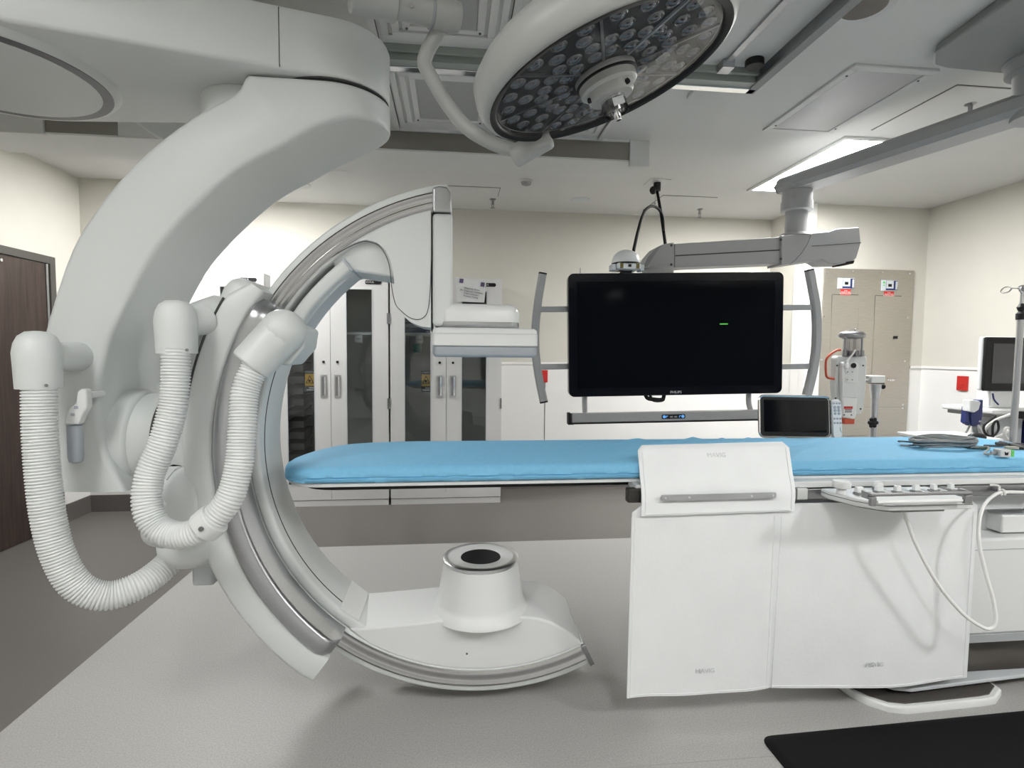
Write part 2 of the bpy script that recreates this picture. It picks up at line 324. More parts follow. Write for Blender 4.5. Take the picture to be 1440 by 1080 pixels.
for k, (x0, x1, y0, y1, lab) in enumerate(((1.93, 2.46, 4.95, 5.5, 'flush ceiling access panel behind the ceiling cable plate'), (-.1, .42, 4.93, 5.2, 'flush ceiling access panel beside the top end of the C-shaped arm'), (2.70, 3.22, 2.75, 3.36, 'flush ceiling access panel right of the grey framed panel'))):
    t = thing('access_panel', lab, 'ceiling panel', ((x0+x1)/2, (y0+y1)/2, CZ))
    b = MB(); b.box(x0, x1, y0, y1, CZ-.002, CZ); b.build('gap', GAP, t)
    b = MB(); b.box(x0+.005, x1-.005, y0+.005, y1-.005, CZ-.005, CZ-.0021); b.build('hatch', CEIL, t)
# red wall stations
for p, lab in (((XR, 4.562, 1.198), 'red wall call plate on the right wall'), ):
    t = thing('wall_plate', lab, 'wall plate', p); b = MB(); b.box(XR-.02, XR, 4.51, 4.615, 1.13, 1.265); b.build('plate', RED, t, bev=.005)
    b = MB(); b.box(XR-.026, XR-.02, 4.54, 4.585, 1.16, 1.20); b.build('button', RED, t, bev=.002)
p = at(764, 529, YB)
t = thing('wall_plate', 'red wall call plate on the far wall beside the curved monitor handle', 'wall plate', p)
b = MB(); b.box(p.x-.045, p.x+.045, YB-.02, YB, p.z-.065, p.z+.065); b.build('plate', RED, t, bev=.005)
b = MB(); b.box(p.x-.02, p.x+.02, YB-.026, YB-.02, p.z-.03, p.z+.01); b.build('button', RED, t, bev=.002)
# ------------------------------------------------------------------ cabinets
CY, CD, CH = 5.16, .525, 2.14
def cabinet(x0, label, dark=False):
    W = 1.043; x1 = x0+W; xm = x0+.52; t = thing('supply_cabinet', label, 'cabinet', (x0+W/2, CY+CD/2, 0), 'white glass-fronted supply cabinets')
    b = MB(); y0 = CY+.022; z0 = .055
    b.box(x0, x0+.02, y0, CY+CD, z0, CH); b.box(x1-.02, x1, y0, CY+CD, z0, CH); b.box(x0+.02, x1-.02, y0, CY+CD, CH-.03, CH)
    b.box(x0+.02, x1-.02, y0, CY+CD, z0, z0+.05); b.build('body', CABW, t)
    b = MB(); b.box(x0+.02, x1-.02, CY+CD-.012, CY+CD-.002, z0+.05, CH-.03); b.box(x0+.02, x0+.024, y0+.02, CY+CD-.012, z0+.05, CH-.03); b.box(x1-.024, x1-.02, y0+.02, CY+CD-.012, z0+.05, CH-.03); b.build('lining', CABIN, t)
    b = MB(); b.box(x0+.004, x1-.004, CY+.003, CY+.06, .0, .054); b.build('plinth', CABW, t)
    b = MB(); b.box(x0+.026, x1-.026, CY+.07, CY+CD-.03, 1.60, 1.625); b.build('shelf', LIGHTG, t)
    for k in range(6):
        hx = x0+.10+k*.165; b = MB(); b.box(hx-.035, hx+.035, CY+.075, CY+.10, 1.525, 1.60); b.mi = 1; b.box(hx-.02, hx+.02, CY+.072, CY+.075, 1.55, 1.57); b.build('rail_clip', [CABW, GREYP], t, bev=.004)
    for s, (d0, d1, g0, g1) in enumerate(((x0+.002, xm-.002, x0+.128, x0+.380), (xm+.002, x1-.002, xm+.138, xm+.382))):
        gz0, gz1, dz0, dz1 = .20, 2.02, .06, CH-.002
        b = MB(); b.box(d0, g0, CY, CY+.02, dz0, dz1); b.box(g1, d1, CY, CY+.02, dz0, dz1); b.box(g0, g1, CY, CY+.02, dz0, gz0); b.box(g0, g1, CY, CY+.02, gz1, dz1)
        dr = b.build('door', CABW, t, smooth=False)
        b = MB(); b.box(g0-.004, g1+.004, CY+.008, CY+.012, gz0-.004, gz1+.004); b.build('glass', GLASS, dr)
        w = .008; b = MB()
        for q in ((g0, g0+w, gz0, gz1), (g1-w, g1, gz0, gz1), (g0+w, g1-w, gz0, gz0+w), (g0+w, g1-w, gz1-w, gz1)): b.box(q[0], q[1], CY-.003, CY+.007, q[2], q[3])
        b.build('glazing_bead', LIGHTG, dr)
        hx = xm-.062 if s == 0 else xm+.062
        b = MB(); b.box(hx-.028, hx+.028, CY-.006, CY, 1.02, 1.225); b.mi = 1; b.box(hx-.017, hx+.017, CY-.0075, CY-.0062, 1.035, 1.21); b.mi = 2; b.box(hx+.006, hx+.017, CY-.009, CY-.0076, 1.035, 1.21)
        b.build('handle', [STEEL, STEELD, CHROME], dr)
        b = MB(); b.cyl((hx, CY, 1.345), (hx, CY-.006, 1.345), .012, n=14); b.build('lock', BLACK, dr)
        e = d0 if s == 0 else d1
        for z in (1.75, .96):
            b = MB(); b.box(e-.012, e+.003, CY-.006, CY, z-.05, z+.05); b.build('hinge', STEELD, dr)
    bx = x1-.135
    b = MB(); b.prism([(p[0], p[1]) for p in rrect(bx-.075, bx+.075, 2.062, 2.096, .0165)], CY-.004, CY); bd = b.build('badge', BLACK, t)
    text('NOVUS', .024, CABW, 'lettering', bd, FRONT(bx-.035, CY-.0042, 2.079))
    return t
def caution(x, t):
    z = 1.168; y = CY+.014
    b = MB(); b.mi = 0; b.box(x-.045, x+.045, y, y+.003, z-.10, z+.10); b.mi = 1; b.box(x-.041, x+.041, y-.001, y, z-.045, z+.066); b.mi = 2; b.prism([(x-.036, z-.02), (x+.036, z-.02), (x, z+.055)], y-.0016, y-.001)
    b.mi = 1; b.prism([(x-.025, z-.014), (x+.025, z-.014), (x, z+.04)], y-.002, y-.0016); b.mi = 2; b.box(x-.012, x+.008, y-.0026, y-.002, z-.008, z+.014)
    o = b.build('caution_label', [INK, YELLOW, BLACK], t, smooth=False)
    text('WARNING', .016, PAPER, 'lettering', o, FRONT(x, y-.001, z+.083))
    b = MB()
    for k, (u0, u1) in enumerate(((-.008, .036), (-.030, .034))): b.box(x+u0, x+u1, y-.001, y, z-.068-.019*k, z-.057-.019*k)
    b.build('small_print', PAPER, o)
k1 = cabinet(-1.637, 'white glass-fronted cabinet in the middle of the three, left of the blue mattress')
k2 = cabinet(-.580, 'white glass-fronted cabinet behind the flat detector, with a paper sign on top')
k0 = cabinet(-2.735, 'white glass-fronted cabinet half hidden behind the bent arm, nearest the wooden door')
caution(-1.637+.33, k1); caution(-.580+.33, k2)
# baskets stacked inside the middle cabinet, folded cloths on the shelf
b = MB(); x = -1.637
for k in range(12):
    z = .2+k*.105; b.prism([(CY+.10, z), (CY+.40, z), (CY+.40, z+.085), (CY+.10, z+.06)], x+.10, x+.25, 'x')
tag(b.build('storage_rack', mat('grey rack plastic', (.13, .13, .13), .6, noise=.1)), 'dark slotted rack standing inside the middle cabinet', 'rack')
def folded(x, w, z, lab, m1, m2):
    t = thing('folded_cloth', lab, 'cloth', (x+w/2, CY+.25, z)); zz = z
    for k, m in enumerate((m1, m2, m1)):
        b = MB(); b.prism(rrect(CY+.12+.01*k, CY+.40-.015*k, zz, zz+.045, .018), x+.01*k, x+w-.012*k, 'x'); b.build('fold', m, t); zz += .045
folded(-.48, .40, 1.626, 'folded navy cloths on the shelf of the cabinet behind the detector', NAVYF, mat('pale folded cloth', (.35, .37, .45), .8, noise=.1))
folded(-1.50, .30, 1.626, 'folded dark green cloths on the shelf of the middle cabinet', mat('dark green cloth', (.05, .09, .07), .8, noise=.1), mat('dark green cloth fold', (.07, .12, .09), .8, noise=.1))
b = MB(); b.box(-.37, -.30, CY+.08, CY+.095, 1.44, 1.52); tag(b.build('hanging_tag', TEAL, bev=.003), 'small teal tag hanging under the shelf clips of the cabinet behind the detector', 'tag')
# paper sign in a clear sleeve on cabinet two
p0, p1, p2, p3 = (at(*q, CY-.012) for q in ((641, 389), (684, 396.5), (681, 425.5), (642, 424)))
t = thing('paper_sign', 'printed paper sign in a clear sleeve taped on the cabinet behind the detector', 'sign', ((p0+p2)/2))
b = MB(); b.loft([[p0, p1, p2, p3], [p+V((0, .003, 0)) for p in (p0, p1, p2, p3)]]); b.build('sheet', PAPER, t, smooth=False)
Fm = frame((p0+p1+p2+p3)/4, p1-p0, (0, 0, 1))
b = MB(Fm)
for x in (-.1, .1): b.box(x-.018, x+.018, .055, .095, .0045, .006)
b.build('corner_logo', mat('purple logo', (.10, .07, .15), .5, noise=.05), t)
text('Diagnostic Wires\nJR+ Diagnostic Catheters\nPedal Catheters\nPressure Tubing', .021, INK, 'lettering', t, Fm @ M4.Translation((.008, -.02, .005)), line=1.15)
# ================================================================== C-ARM
cx, cz, YC = .147, 1.085, 2.30
Y0, Y1 = 2.16, 2.44
def pol(R, a): a = math.radians(a); return (cx+R*math.cos(a), cz+R*math.sin(a))
def arcring(prof, a0, a1, n=90):   # prof: closed (R, y) loop
    return [[(pol(R, a)[0], y, pol(R, a)[1]) for R, y in prof] for a in [a0+(a1-a0)*i/n for i in range(n+1)]]
def chamf(R0, R1, y0, y1, c): return [(R0+c, y0), (R1-c, y0), (R1-c*.3, y0+c*.3), (R1, y0+c), (R1, y1-c), (R1-c, y1), (R0+c, y1), (R0, y1-c), (R0, y0+c), (R0+c*.3, y0+c*.3)]
CA = thing('angiography_c_arm', 'large white ceiling-hung C-arm X-ray machine with corrugated hoses, left of the blue table', 'x-ray machine', (cx, YC, 0))
# C-shaped arc with its outer white shell, polished track and inner liner
b = MB(); b.loft(arcring(chamf(.93, 1.03, Y0, Y1, .010), 99.5, 295.2)); arc = b.build('c_arc', WHITE, CA, ang=50)
b = MB(); b.loft(arcring([(.940, Y0-.003), (.952, Y0-.010), (.962, Y0-.010), (.966, Y0-.004), (.984, Y0-.004), (.990, Y0-.010), (.997, Y0-.010), (1.002, Y0-.002), (1.0, Y0+.01), (.94, Y0+.01)], 100.3, 294.3)); b.build('polished_track', TRACK, arc, ang=50)
b = MB(); b.loft(arcring([(.9995, Y0-.0035), (1.003, Y0-.0035), (1.003, Y0+.002), (.9995, Y0+.002)], 100.3, 294)); b.build('track_seam', GAP, arc)
b = MB(); b.loft(arcring(chamf(.885, .929, Y0+.01, Y1-.005, .012), 149, 237, 50)); b.build('inner_liner', WHITE, arc, ang=50)
b = MB(); b.loft(arcring([(.883, Y0+.062), (.8855, Y0+.062), (.8855, Y0+.066), (.883, Y0+.066)], 149, 233, 50)); b.build('liner_seam', GAP, arc)
b = MB(); b.loft(arcring(chamf(.936, 1.034, Y0-.012, Y0+.03, .006), 294.4, 295.5, 3)); b.build('steel_end_cap', STEELD, arc, ang=50)
# cable duct below the upper part of the arc
b = MB(); b.loft(arcring(chamf(.858, .908, Y0-.005, Y0+.22, .010), 128.5, 152, 20)); b.build('cable_duct', WHITE, CA, ang=50)
b = MB(); b.loft(arcring([(.850, Y0+.04), (.858, Y0+.04), (.858, Y0+.20), (.850, Y0+.20)], 128.5, 152, 20)); b.build('duct_underside', LIGHTG, CA, ang=50)
b = MB(); b.loft(arcring(chamf(.852, .912, Y0-.009, Y0+.222, .008), 128.1, 128.6, 2)); b.build('duct_joint', GREYP, CA)
# upper housing of the detector column
def px(pts, Y): return [xz(*p, Y) for p in pts]
hook = px([(466, 360), (480, 351), (500, 341), (515, 337), (530, 341), (541, 351), (549, 366), (553, 384), (555, 405), (558, 425), (565, 442), (577, 453), (592, 459), (606, 460.5)], Y0)
top = [pol(.945, a) for a in range(106, 128, 2)]
b = MB(); b.prism(hook + [(cx-.232, 1.53)] + [(cx-.232, cz+math.sqrt(.945**2-.232**2))] + top, Y0, Y1); uh = b.build('upper_housing', WHITE, CA, bev=.012, seg=3)
hk2 = px([(464, 362), (482, 345), (515, 331), (552, 350), (562, 386), (556, 392), (540, 389), (520, 386), (500, 383), (490, 386), (480, 392)], Y0+.05)
b = MB(); b.prism(hk2, Y0+.03, Y1-.02); b.build('hook_inner', WHITE, CA, bev=.02, seg=3)
seam = crom([at(*p, Y0-.001) for p in [(466, 362), (480, 353), (500, 343), (515, 339.5), (530, 344), (539, 353), (546, 368), (549, 385), (551, 405), (556, 427), (564, 437), (577, 447), (590, 449), (600, 441), (604, 420), (606, 380), (607, 340), (607, 299)]], 6)
b = MB(); b.tube(seam, .0016, 6); b.build('panel_seam', GAP, uh)
# column above the detector
p0, p1 = xz(608, 298, Y0-.02), xz(636, 458, Y0-.02)
b = MB(); b.prism([(p0[0], p1[1]), (p1[0]-.03, p1[1]-.005), (p1[0], p1[1]+.02), (p1[0], p0[1]), (p0[0], p0[1])], Y0-.012, Y1+.005); b.build('detector_column', WHITE, CA, bev=.016, seg=3)
q = xz(606, 263, Y0-.02); q2 = xz(631, 259, Y0-.02)
b = MB(); b.prism([(p0[0], p0[1]+.002), (p1[0]-.002, p0[1]+.002), (p1[0]-.006, q2[1]-.03), (p1[0]-.02, q2[1]-.008), (q[0]+.03, q2[1]-.004), (p0[0], q[1])], Y0-.014, Y1+.006); b.build('steel_column_cap', STEEL, CA, bev=.008)
b = MB(); b.box(p0[0]+.085, p0[0]+.112, Y0-.02, Y0+.05, 1.533, 1.541); b.build('cable_exit', BLACK, CA)
# flat detector
x0, x1 = at(607, 480, 2.1).x, at(757, 480, 2.1).x; z0, z1, z2, z3 = (at(680, y, 2.1).z for y in (502.5, 488, 470, 460.5))
det = MB()
for k, (i, z) in enumerate(((.0, z1), (.0, z2), (.001, z2+.002), (.004, z3-.010), (.014, z3-.003), (.04, z3))): pass
def slab(x0, x1, y0, y1, zs, r):   # zs: list of (inset, z)
    return [[(x, y, z) for x, y in rrect(x0+i, x1-i, y0+i, y1-i, max(r-i*.5, .004))] for i, z in zs]
b = MB(); b.loft(slab(x0, x1, 2.1, 2.53, [(.006, z1+.001), (0, z1+.006), (0, z2), (.002, z2+.0015), (.004, z3-.010), (.012, z3-.003), (.03, z3)], .02)); dt = b.build('flat_detector', WHITE2, CA, ang=50)
b = MB(); b.loft(slab(x0+.003, x1-.003, 2.103, 2.527, [(.012, z0), (.004, z0+.006), (0, z0+.014), (0, z1)], .02)); b.build('grey_base', GREYP, dt, ang=50)
b = MB(); b.loft(slab(x0+.0005, x1-.0005, 2.0995, 2.5305, [(0, z2+.001), (0, z2+.003)], .02)); b.build('seam', LIGHTG, dt)
mx0, mx1 = at(634, 440, 2.14).x, at(732, 440, 2.14).x; m0, m1, m2 = (at(690, y, 2.14).z for y in (461, 453, 426))
b = MB(); b.loft(slab(mx0-.05, mx1, 2.14, 2.48, [(0, m1), (0, m2-.035), (.006, m2-.018), (.02, m2-.006), (.06, m2)], .05)); b.build('detector_mount', WHITE2, CA, ang=50)
b = MB(); b.loft(slab(mx0-.05, mx1-.001, 2.137, 2.483, [(.004, m0-.002), (0, m0+.002), (0, m1-.001)], .05)); b.build('steel_collar', STEEL, CA, ang=50)
# X-ray tube housing at the bottom of the arc
front = px([(490, 885), (520, 883), (580, 877), (647, 870), (690, 867), (730, 867), (755, 869), (775, 875), (797, 887), (815, 901)], Y0)
low = [pol(.938, 294.9)] + [pol(.938, a) for a in range(293, 236, -3)]
def rz(p): return p[1]+.022+.034*max(0, min(1, (p[0]-.22)/.2))
rings = [[(x, Y0, z) for x, z in front+low], [(x, Y1, rz((x, z))) for x, z in front]+[(x, Y1, z) for x, z in low]]
rings = [rings[0]] + [[V(p).lerp(V(q), t) for p, q in zip(*rings[:2])] for t in (.1, .3, .5, .7, .9)] + [rings[1]]
b = MB(); b.loft(rings); th = b.build('tube_housing', WHITE2, CA, bev=.010, seg=3)
b = MB(); b.cyl((.06, Y0-.0015, .22), (.06, Y0, .22), .004, n=10); b.build('screw', GAP, th)
b = MB(); b.loft(arcring([(.8815, Y0+.012), (.886, Y0+.012), (.886, Y1-.01), (.8815, Y1-.01)], 228, 234, 6)); b.build('joint_band', WHITE2, CA)
tx, tz = at(676, 781, YC).x, at(676, 781, YC).z
b = MB(); b.lathe([(.215, .345), (.205, .372), (.190, .382), (.184, .40), (.158, tz-.02)], (tx, YC, 0), n=48); tb = b.build('x_ray_tube_cone', WHITE2, CA, ang=50)
b = MB(); b.lathe([(.158, tz-.02), (.163, tz-.016), (.163, tz-.004), (.158, tz), (.140, tz), (.139, tz-.003), (.14, tz-.015)], (tx, YC, 0), n=48, loop=True); b.build('steel_ring', STEELB, tb, ang=50)
b = MB(); b.lathe([(.1395, tz-.006), (.1395, tz-.001), (.09, tz-.003), (.086, tz-.006)], (tx, YC, 0), n=48); b.build('top_plate', WHITE2, tb, ang=50)
b = MB(); b.lathe([(.086, tz-.006), (.084, tz-.0035)], (tx, YC, 0), n=48); b.build('beam_window', WINB, tb)
# sleeve that the arc slides through
SA, SB = 145, 232.5
def taper(a): return 1
rings = []
for i in range(61):
    a = SA+(SB-SA)*i/60; e = min(1, (i+1)/5, (61-i)/3); Ro = 1.105 - .05*max(0, (150-a)/5)
    rings.append([(pol(R, a)[0], y, pol(R, a)[1]) for R, y in chamf(.998, Ro, 2.03+.014*(1-e), 2.50, .016)])
b = MB(); b.loft(rings); sl = b.build('sleeve', WHITE, CA, ang=50)
rings = []
for i in range(61):
    a = 146.5+(232.3-146.5)*i/60; e = min(1, (i+.6)/3.0, (60.6-i)/3.0); yf = 2.155-.14*math.sqrt(max(0, e*(2-e)))
    rings.append([(pol(R, a)[0], y, pol(R, a)[1]) for R, y in [(.928+.012, yf), (.986, yf), (.996, yf+.006), (1.0, yf+.016), (1.0, 2.165), (.928, 2.165), (.928, yf+.02), (.931, yf+.008)]])
b = MB(); b.loft(rings); b.build('steel_sleeve_trim', STEEL, sl, ang=60)
b = MB(); b.loft([[(pol(R, a)[0], y, pol(R, a)[1]) for R, y in chamf(.998, Ro, 2.05+dy, 2.47-dy, .04)] for a, Ro, dy in ((145.2, 1.085, .03), (145.8, 1.115, .012), (146.8, 1.13, .003), (148.5, 1.136, 0), (151, 1.13, 0), (154, 1.115, 0), (158, 1.09, 0))]); b.build('sleeve_crown', WHITE, sl, ang=50)
b = MB(); b.tube([V((pol(1.096, a)[0], 2.030, pol(1.096, a)[1])) for a in range(150, 171)], .004, 6); b.build('slot_seam', GAP, sl)
# pivot housing and hub
HY = 2.36
def lerp(a, b, t): return a+(b-a)*t
c0 = [V((-1.13, HY+.18*math.cos(2*PI*i/32), 1.085+.18*math.sin(2*PI*i/32))) for i in range(32)]
def rr(x, y0, y1, z0, z1, p=4.0): 
    o = []
    for i in range(32):
        a = 2*PI*i/32; c, s = math.cos(a), math.sin(a)
        o.append(V((x, (y0+y1)/2+(y1-y0)/2*math.copysign(abs(c)**(2/p), c), (z0+z1)/2+(z1-z0)/2*math.copysign(abs(s)**(2/p), s))))
    return o
b = MB(); b.loft([c0, rr(-1.07, 2.12, 2.56, .83, 1.36, 2.3), rr(-1.02, 2.09, 2.55, .66, 1.56, 3.2), rr(-.985, 2.07, 2.52, .60, 1.63, 4), rr(-.90, 2.06, 2.5, .60, 1.66, 4), rr(-.84, 2.08, 2.5, .62, 1.66, 4)]); b.build('pivot_housing', WHITE, CA, ang=60)
b = MB(); b.cyl((-1.40, HY, 1.085), (-1.135, HY, 1.085), .185, .185, 48); b.build('pivot_hub', WHITE, CA, bev=.012, seg=3)
b = MB(); b.cyl((-1.139, HY, 1.085), (-1.133, HY, 1.085), .1875, .1875, 48); b.build('hub_seam', GAP, CA)
b = MB(); b.cyl((-1.38, HY, 1.085), (-1.22, HY, 1.085), .212, .198, 48); b.build('hub_flange', WHITE, CA, bev=.02, seg=3)
p = at(247, 712, 2.04)
b = MB(); b.loft(slab(p.x-.10, p.x+.085, 1.98, 2.2, [(.05, p.z-.15), (.02, p.z-.14), (.0, p.z-.10), (0, p.z+.02), (.006, p.z+.07), (.02, p.z+.105), (.05, p.z+.135), (.075, p.z+.142)], .08)); mc = b.build('motor_cover', WHITE, CA, ang=60)
b = MB(); q = at(228, 710, 1.977); b.ell((q.x, q.y+.004, q.z), .012, .006, .012); b.build('stud', WHITE2, mc)
q = at(262, 763, 2.05); b = MB(); b.lathe([(.02, -.085), (.085, -.07), (.11, -.03), (.112, .0), (.09, .03), (.03, .04)], (q.x, 2.09, q.z), (0.12, -.25, 1)); b.build('lower_hub_cover', WHITE, CA, ang=60)
q = at(226, 745, 2.1); b = MB(); b.ell(q, .06, .07, .06); b.build('lower_knuckle', WHITE, CA)
q = at(298, 798, 2.2); b = MB(); b.box(q.x-.05, q.x+.03, 2.14, 2.34, q.z-.05, q.z+.08); b.build('lower_bracket', LIGHTG, CA, bev=.012)
# bent hanging arm between the beam and the pivot
LY, LD = 2.36, .225; YFa = LY-LD; BZ = 2.46
outp = [(78, 692), (60, 643), (54, 593), (53, 547), (56, 503), (63, 457), (98, 352), (138, 287), (180, 237), (230, 192), (280, 157), (330, 129)]
inp = [(176, 692), (150, 643), (140, 593), (139, 547), (147, 503), (163, 457), (213, 362), (250, 316), (285, 281), (325, 246), (362, 222), (400, 203)]
pairs = [(xz(*o, YFa), xz(*i, YFa), LD) for o, i in zip(outp, inp)]
pairs = [((o[0], min(o[1], BZ-.03)), i, d) for o, i, d in pairs]
ex = -.487; zi0 = pairs[-1][1]
for Xo, X in ((-.745, -.585), (-.66, -.56), (-.575, -.525), (-.487, -.487), (-.45, -.45), (-.41, -.41), (-.37, -.37), (-.335, -.335), (-.305, -.305), (-.285, -.285), (-.272, -.272), (-.2625, -.2625)):
    t = max(0, min(1, (X-zi0[0])/(-.2625-zi0[0]))); zi = zi0[1]+(2.348-zi0[1])*(1-(1-t)**1.7)
    d = LD if X < ex else math.sqrt(max(.0004, LD**2-(X-ex)**2))
    pairs.append(((Xo, BZ-.008), (X, zi), d))
pairs = [p for k, p in enumerate(pairs)]
def ringp(o, i, d, r=.022):
    O, I = V((o[0], 0, o[1])), V((i[0], 0, i[1])); e = (I-O); L = e.length; e = e/L; r = min(r, d*.45, L*.3); out = []
    for sx, sy, a0 in ((0, -1, 180), (1, -1, 270), (1, 1, 0), (0, 1, 90)):
        c = (r if sx == 0 else L-r); yy = sy*(d-r)
        for k in range(4):
            a = math.radians(a0+30*k); out.append(O+e*(c+r*math.cos(a))+V((0, LY+yy+r*math.sin(a), 0)))
    return out
def densify(prs, n=4):
    o = crom([(a[0], a[1], d) for a, _, d in prs], n); i = crom([(b_[0], b_[1], d) for _, b_, d in prs], n)
    return [((p.x, min(p.y, BZ-.008)), (q.x, q.y), min(LD, p.z)) for p, q in zip(o, i)]
b = MB(); b.loft([ringp(*p) for p in densify(pairs)]); la = b.build('hanging_arm', WHITE, CA, ang=50)
b = MB(); b.tube([V((o[0], YFa+.012, o[1])) + (V((o[0], 0, o[1]))-V((i[0], 0, i[1]))).normalized()*-.012 for o, i, d in densify(pairs[5:16])], .002, 6); b.build('edge_seam', LIGHTG, la)
# overhead beam, its round joint and the turret to the ceiling
sc, sr, bc, br = V((ex, LY)), .225, V((-1.74, 2.27)), .44
d = bc-sc; L = d.length; ang = math.atan2(d.y, d.x); off = math.acos((sr-br)/L)
def hull(g, n1=24):
    o = []
    a0, a1 = ang+off-0*PI, ang-off+2*PI
    for i in range(n1+1): a = ang-off+2*PI + 0*i; 
    for i in range(n1+1):
        a = (ang+off) + (2*PI-2*off)*i/n1; o.append((sc.x+(sr-g)*math.cos(a), sc.y+(sr-g)*math.sin(a)))
    for i in range(n1+1):
        a = (ang-off) + (2*off)*i/n1; o.append((bc.x+(br-g)*math.cos(a), bc.y+(br-g)*math.sin(a)))
    return o
TZ = 2.683
b = MB(); b.loft([[(x, y, z) for x, y in hull(g)] for g, z in ((.016, BZ), (.006, BZ+.004), (0, BZ+.014), (0, TZ-.02), (.006, TZ-.006), (.03, TZ))]); bm_ = b.build('overhead_beam', WHITE, CA, ang=50)
hl = hull(-.0015); fr = [p for p in hl if p[1] < LY]
pa = max((p for p in fr if p[0] < -.62), key=lambda p: p[0]); pb = min((p for p in fr if p[0] > -.62), key=lambda p: p[0]); ys = pa[1]+(pb[1]-pa[1])*(-.62-pa[0])/(pb[0]-pa[0])
b = MB(); b.box(-.6215, -.619, ys, ys+.02, BZ+.006, TZ-.012); b.build('cover_seam', GAP, bm_)
b = MB(); b.lathe([(.20, BZ-.005), (.222, BZ-.004), (.222, BZ+.001)], (ex, LY, 0), n=48); b.build('swivel_gap', GAP, CA)
b = MB(); b.cyl((-.83, LY+.06, BZ-.13), (-.83, LY+.06, BZ+.004), .185, n=40); b.build('bearing', WHITE, CA, bev=.01)
dc = V((-1.70, 2.24))
b = MB(); b.lathe([(.38, BZ-.022), (.402, BZ-.016), (.41, BZ-.004), (.425, BZ+.01)], (dc.x, dc.y, 0), n=64); dk = b.build('joint_cover', WHITE, CA, ang=50)
b = MB(); b.lathe([(.345, BZ-.0235), (.385, BZ-.0225), (.388, BZ-.018)], (dc.x, dc.y, 0), n=64); b.build('steel_trim_ring', mat('violet grey trim ring', (.15, .15, .165), .35, .5, noise=.04), dk)
b = MB(); b.lathe([(.05, BZ-.026), (.348, BZ-.025), (.35, BZ-.020)], (dc.x, dc.y, 0), n=64); b.build('joint_disc', WHITE, dk, ang=20)
b = MB(); b.cyl((-1.76, 2.30, TZ-.005), (-1.76, 2.30, CZ), .34, n=48); b.build('turret', WHITE, CA)
b = MB(); b.prism([(2.45, 2.62), (3.2, 2.86), (3.2, CZ), (2.45, CZ)], -2.6, -2.45, 'x'); b.build('rear_strut', WHITE, CA, bev=.01)
b = MB(); b.prism(px([(150, 150), (212, 149), (236, 166), (264, 187), (238, 202), (208, 185), (176, 161)], 3.2), 3.2, 3.28); b.build('cable_chute', WHITE, CA, bev=.01)
# hoses with their caps
def hose(pts, r, name='hose', pitch=.0105):
    P = crom(pts, 14); D = [0]
    for i in range(1, len(P)): D.append(D[-1]+(P[i]-P[i-1]).length)
    n = int(D[-1]/pitch)*4; Q = []; j = 0
    for k in range(n+1):
        s = D[-1]*k/n
        while j < len(D)-2 and D[j+1] < s: j += 1
        f = (s-D[j])/max(1e-9, D[j+1]-D[j]); Q.append(P[j].lerp(P[j+1], f))
    prof = (1.0, .98, .86, .98)
    b = MB(); b.tube(Q, lambda i: r*prof[i % 4], 22); return b.build(name, HOSE, CA, ang=80)
hose([at(*p, y) for *p, y in ((55, 538, 1.96), (57, 620, 1.95), (66, 715, 1.94), (82, 780, 1.94), (108, 823, 1.95), (148, 838, 1.98), (192, 825, 2.03), (228, 800, 2.10), (250, 775, 2.15))], .0495)
hose([at(*p, y) for *p, y in ((248, 490, 1.93), (245, 560, 1.92), (231, 618, 1.90), (211, 668, 1.88), (207, 712, 1.86), (222, 742, 1.85), (250, 753, 1.84), (278, 747, 1.83), (300, 730, 1.83), (323, 700, 1.84), (336, 655, 1.86), (341, 600, 1.88), (345, 550, 1.90), (362, 508, 1.92))], .0445)
b = MB(); q0, q1 = at(283, 745, 1.83), at(305, 727, 1.83); d = (q1-q0).normalized(); cen = (q0+q1)/2; b.cyl(cen-d*.028, cen+d*.026, .0545, n=28); cl = b.build('hose_clamp', WHITE2, CA, bev=.006)
q = cen + V((0, -.055, .0)); b = MB(); b.cyl(q, q+V((0, -.004, 0)), .008, n=12); b.build('clamp_screw', STEELD, cl)
def cap(pc, w, h0, Y, r, stub):
    c = at(*pc, Y); zt = c.z
    b = MB(); b.lathe([(r*1.0, 0), (r, .004), (r*1.03, h0*.35), (r*1.06, h0*.62), (r*.98, h0*.78), (r*.80, h0*.91), (r*.5, h0*.985), (.01, h0)], (c.x, c.y, zt)); o = b.build('hose_cap', WHITE, CA, ang=60)
    b = MB(); e = V(stub); s = V((c.x, c.y, zt+h0*.55)); b.cyl(s, s+e, r*.72, r*.85, 28); b.build('cap_stub', WHITE, o, bev=.006)
    q = c + V((r*.78, -r*.62, .012)); b = MB(); b.cyl(q, q+V((.003, -.004, 0)), .005, n=10); b.build('cap_screw', STEELD, o)
cap((55, 546), 0, .19, 1.97, .063, (.02, .18, 0))
cap((249, 497), 0, .178, 1.95, .062, (.055, .10, .02))
# elbow at the upper hose end
q0, q1 = at(350, 517, 1.925), at(398, 466, 1.96)
d = (q1-q0).normalized()
b = MB(); b.cyl(q0+d*.004, q1, .070, .074, 32); el = b.build('hose_elbow', WHITE, CA, bev=.01, seg=3)
b = MB(); b.ell(q1, .076, .08, .076); b.build('elbow_knuckle', WHITE, el)
blk = px([(383, 452), (398, 446), (437, 463), (433, 490), (412, 514), (394, 512), (384, 500)], 2.04)
b = MB(); b.prism(blk, 1.99, 2.17); b.build('elbow_bracket', WHITE, el, bev=.012, seg=3)
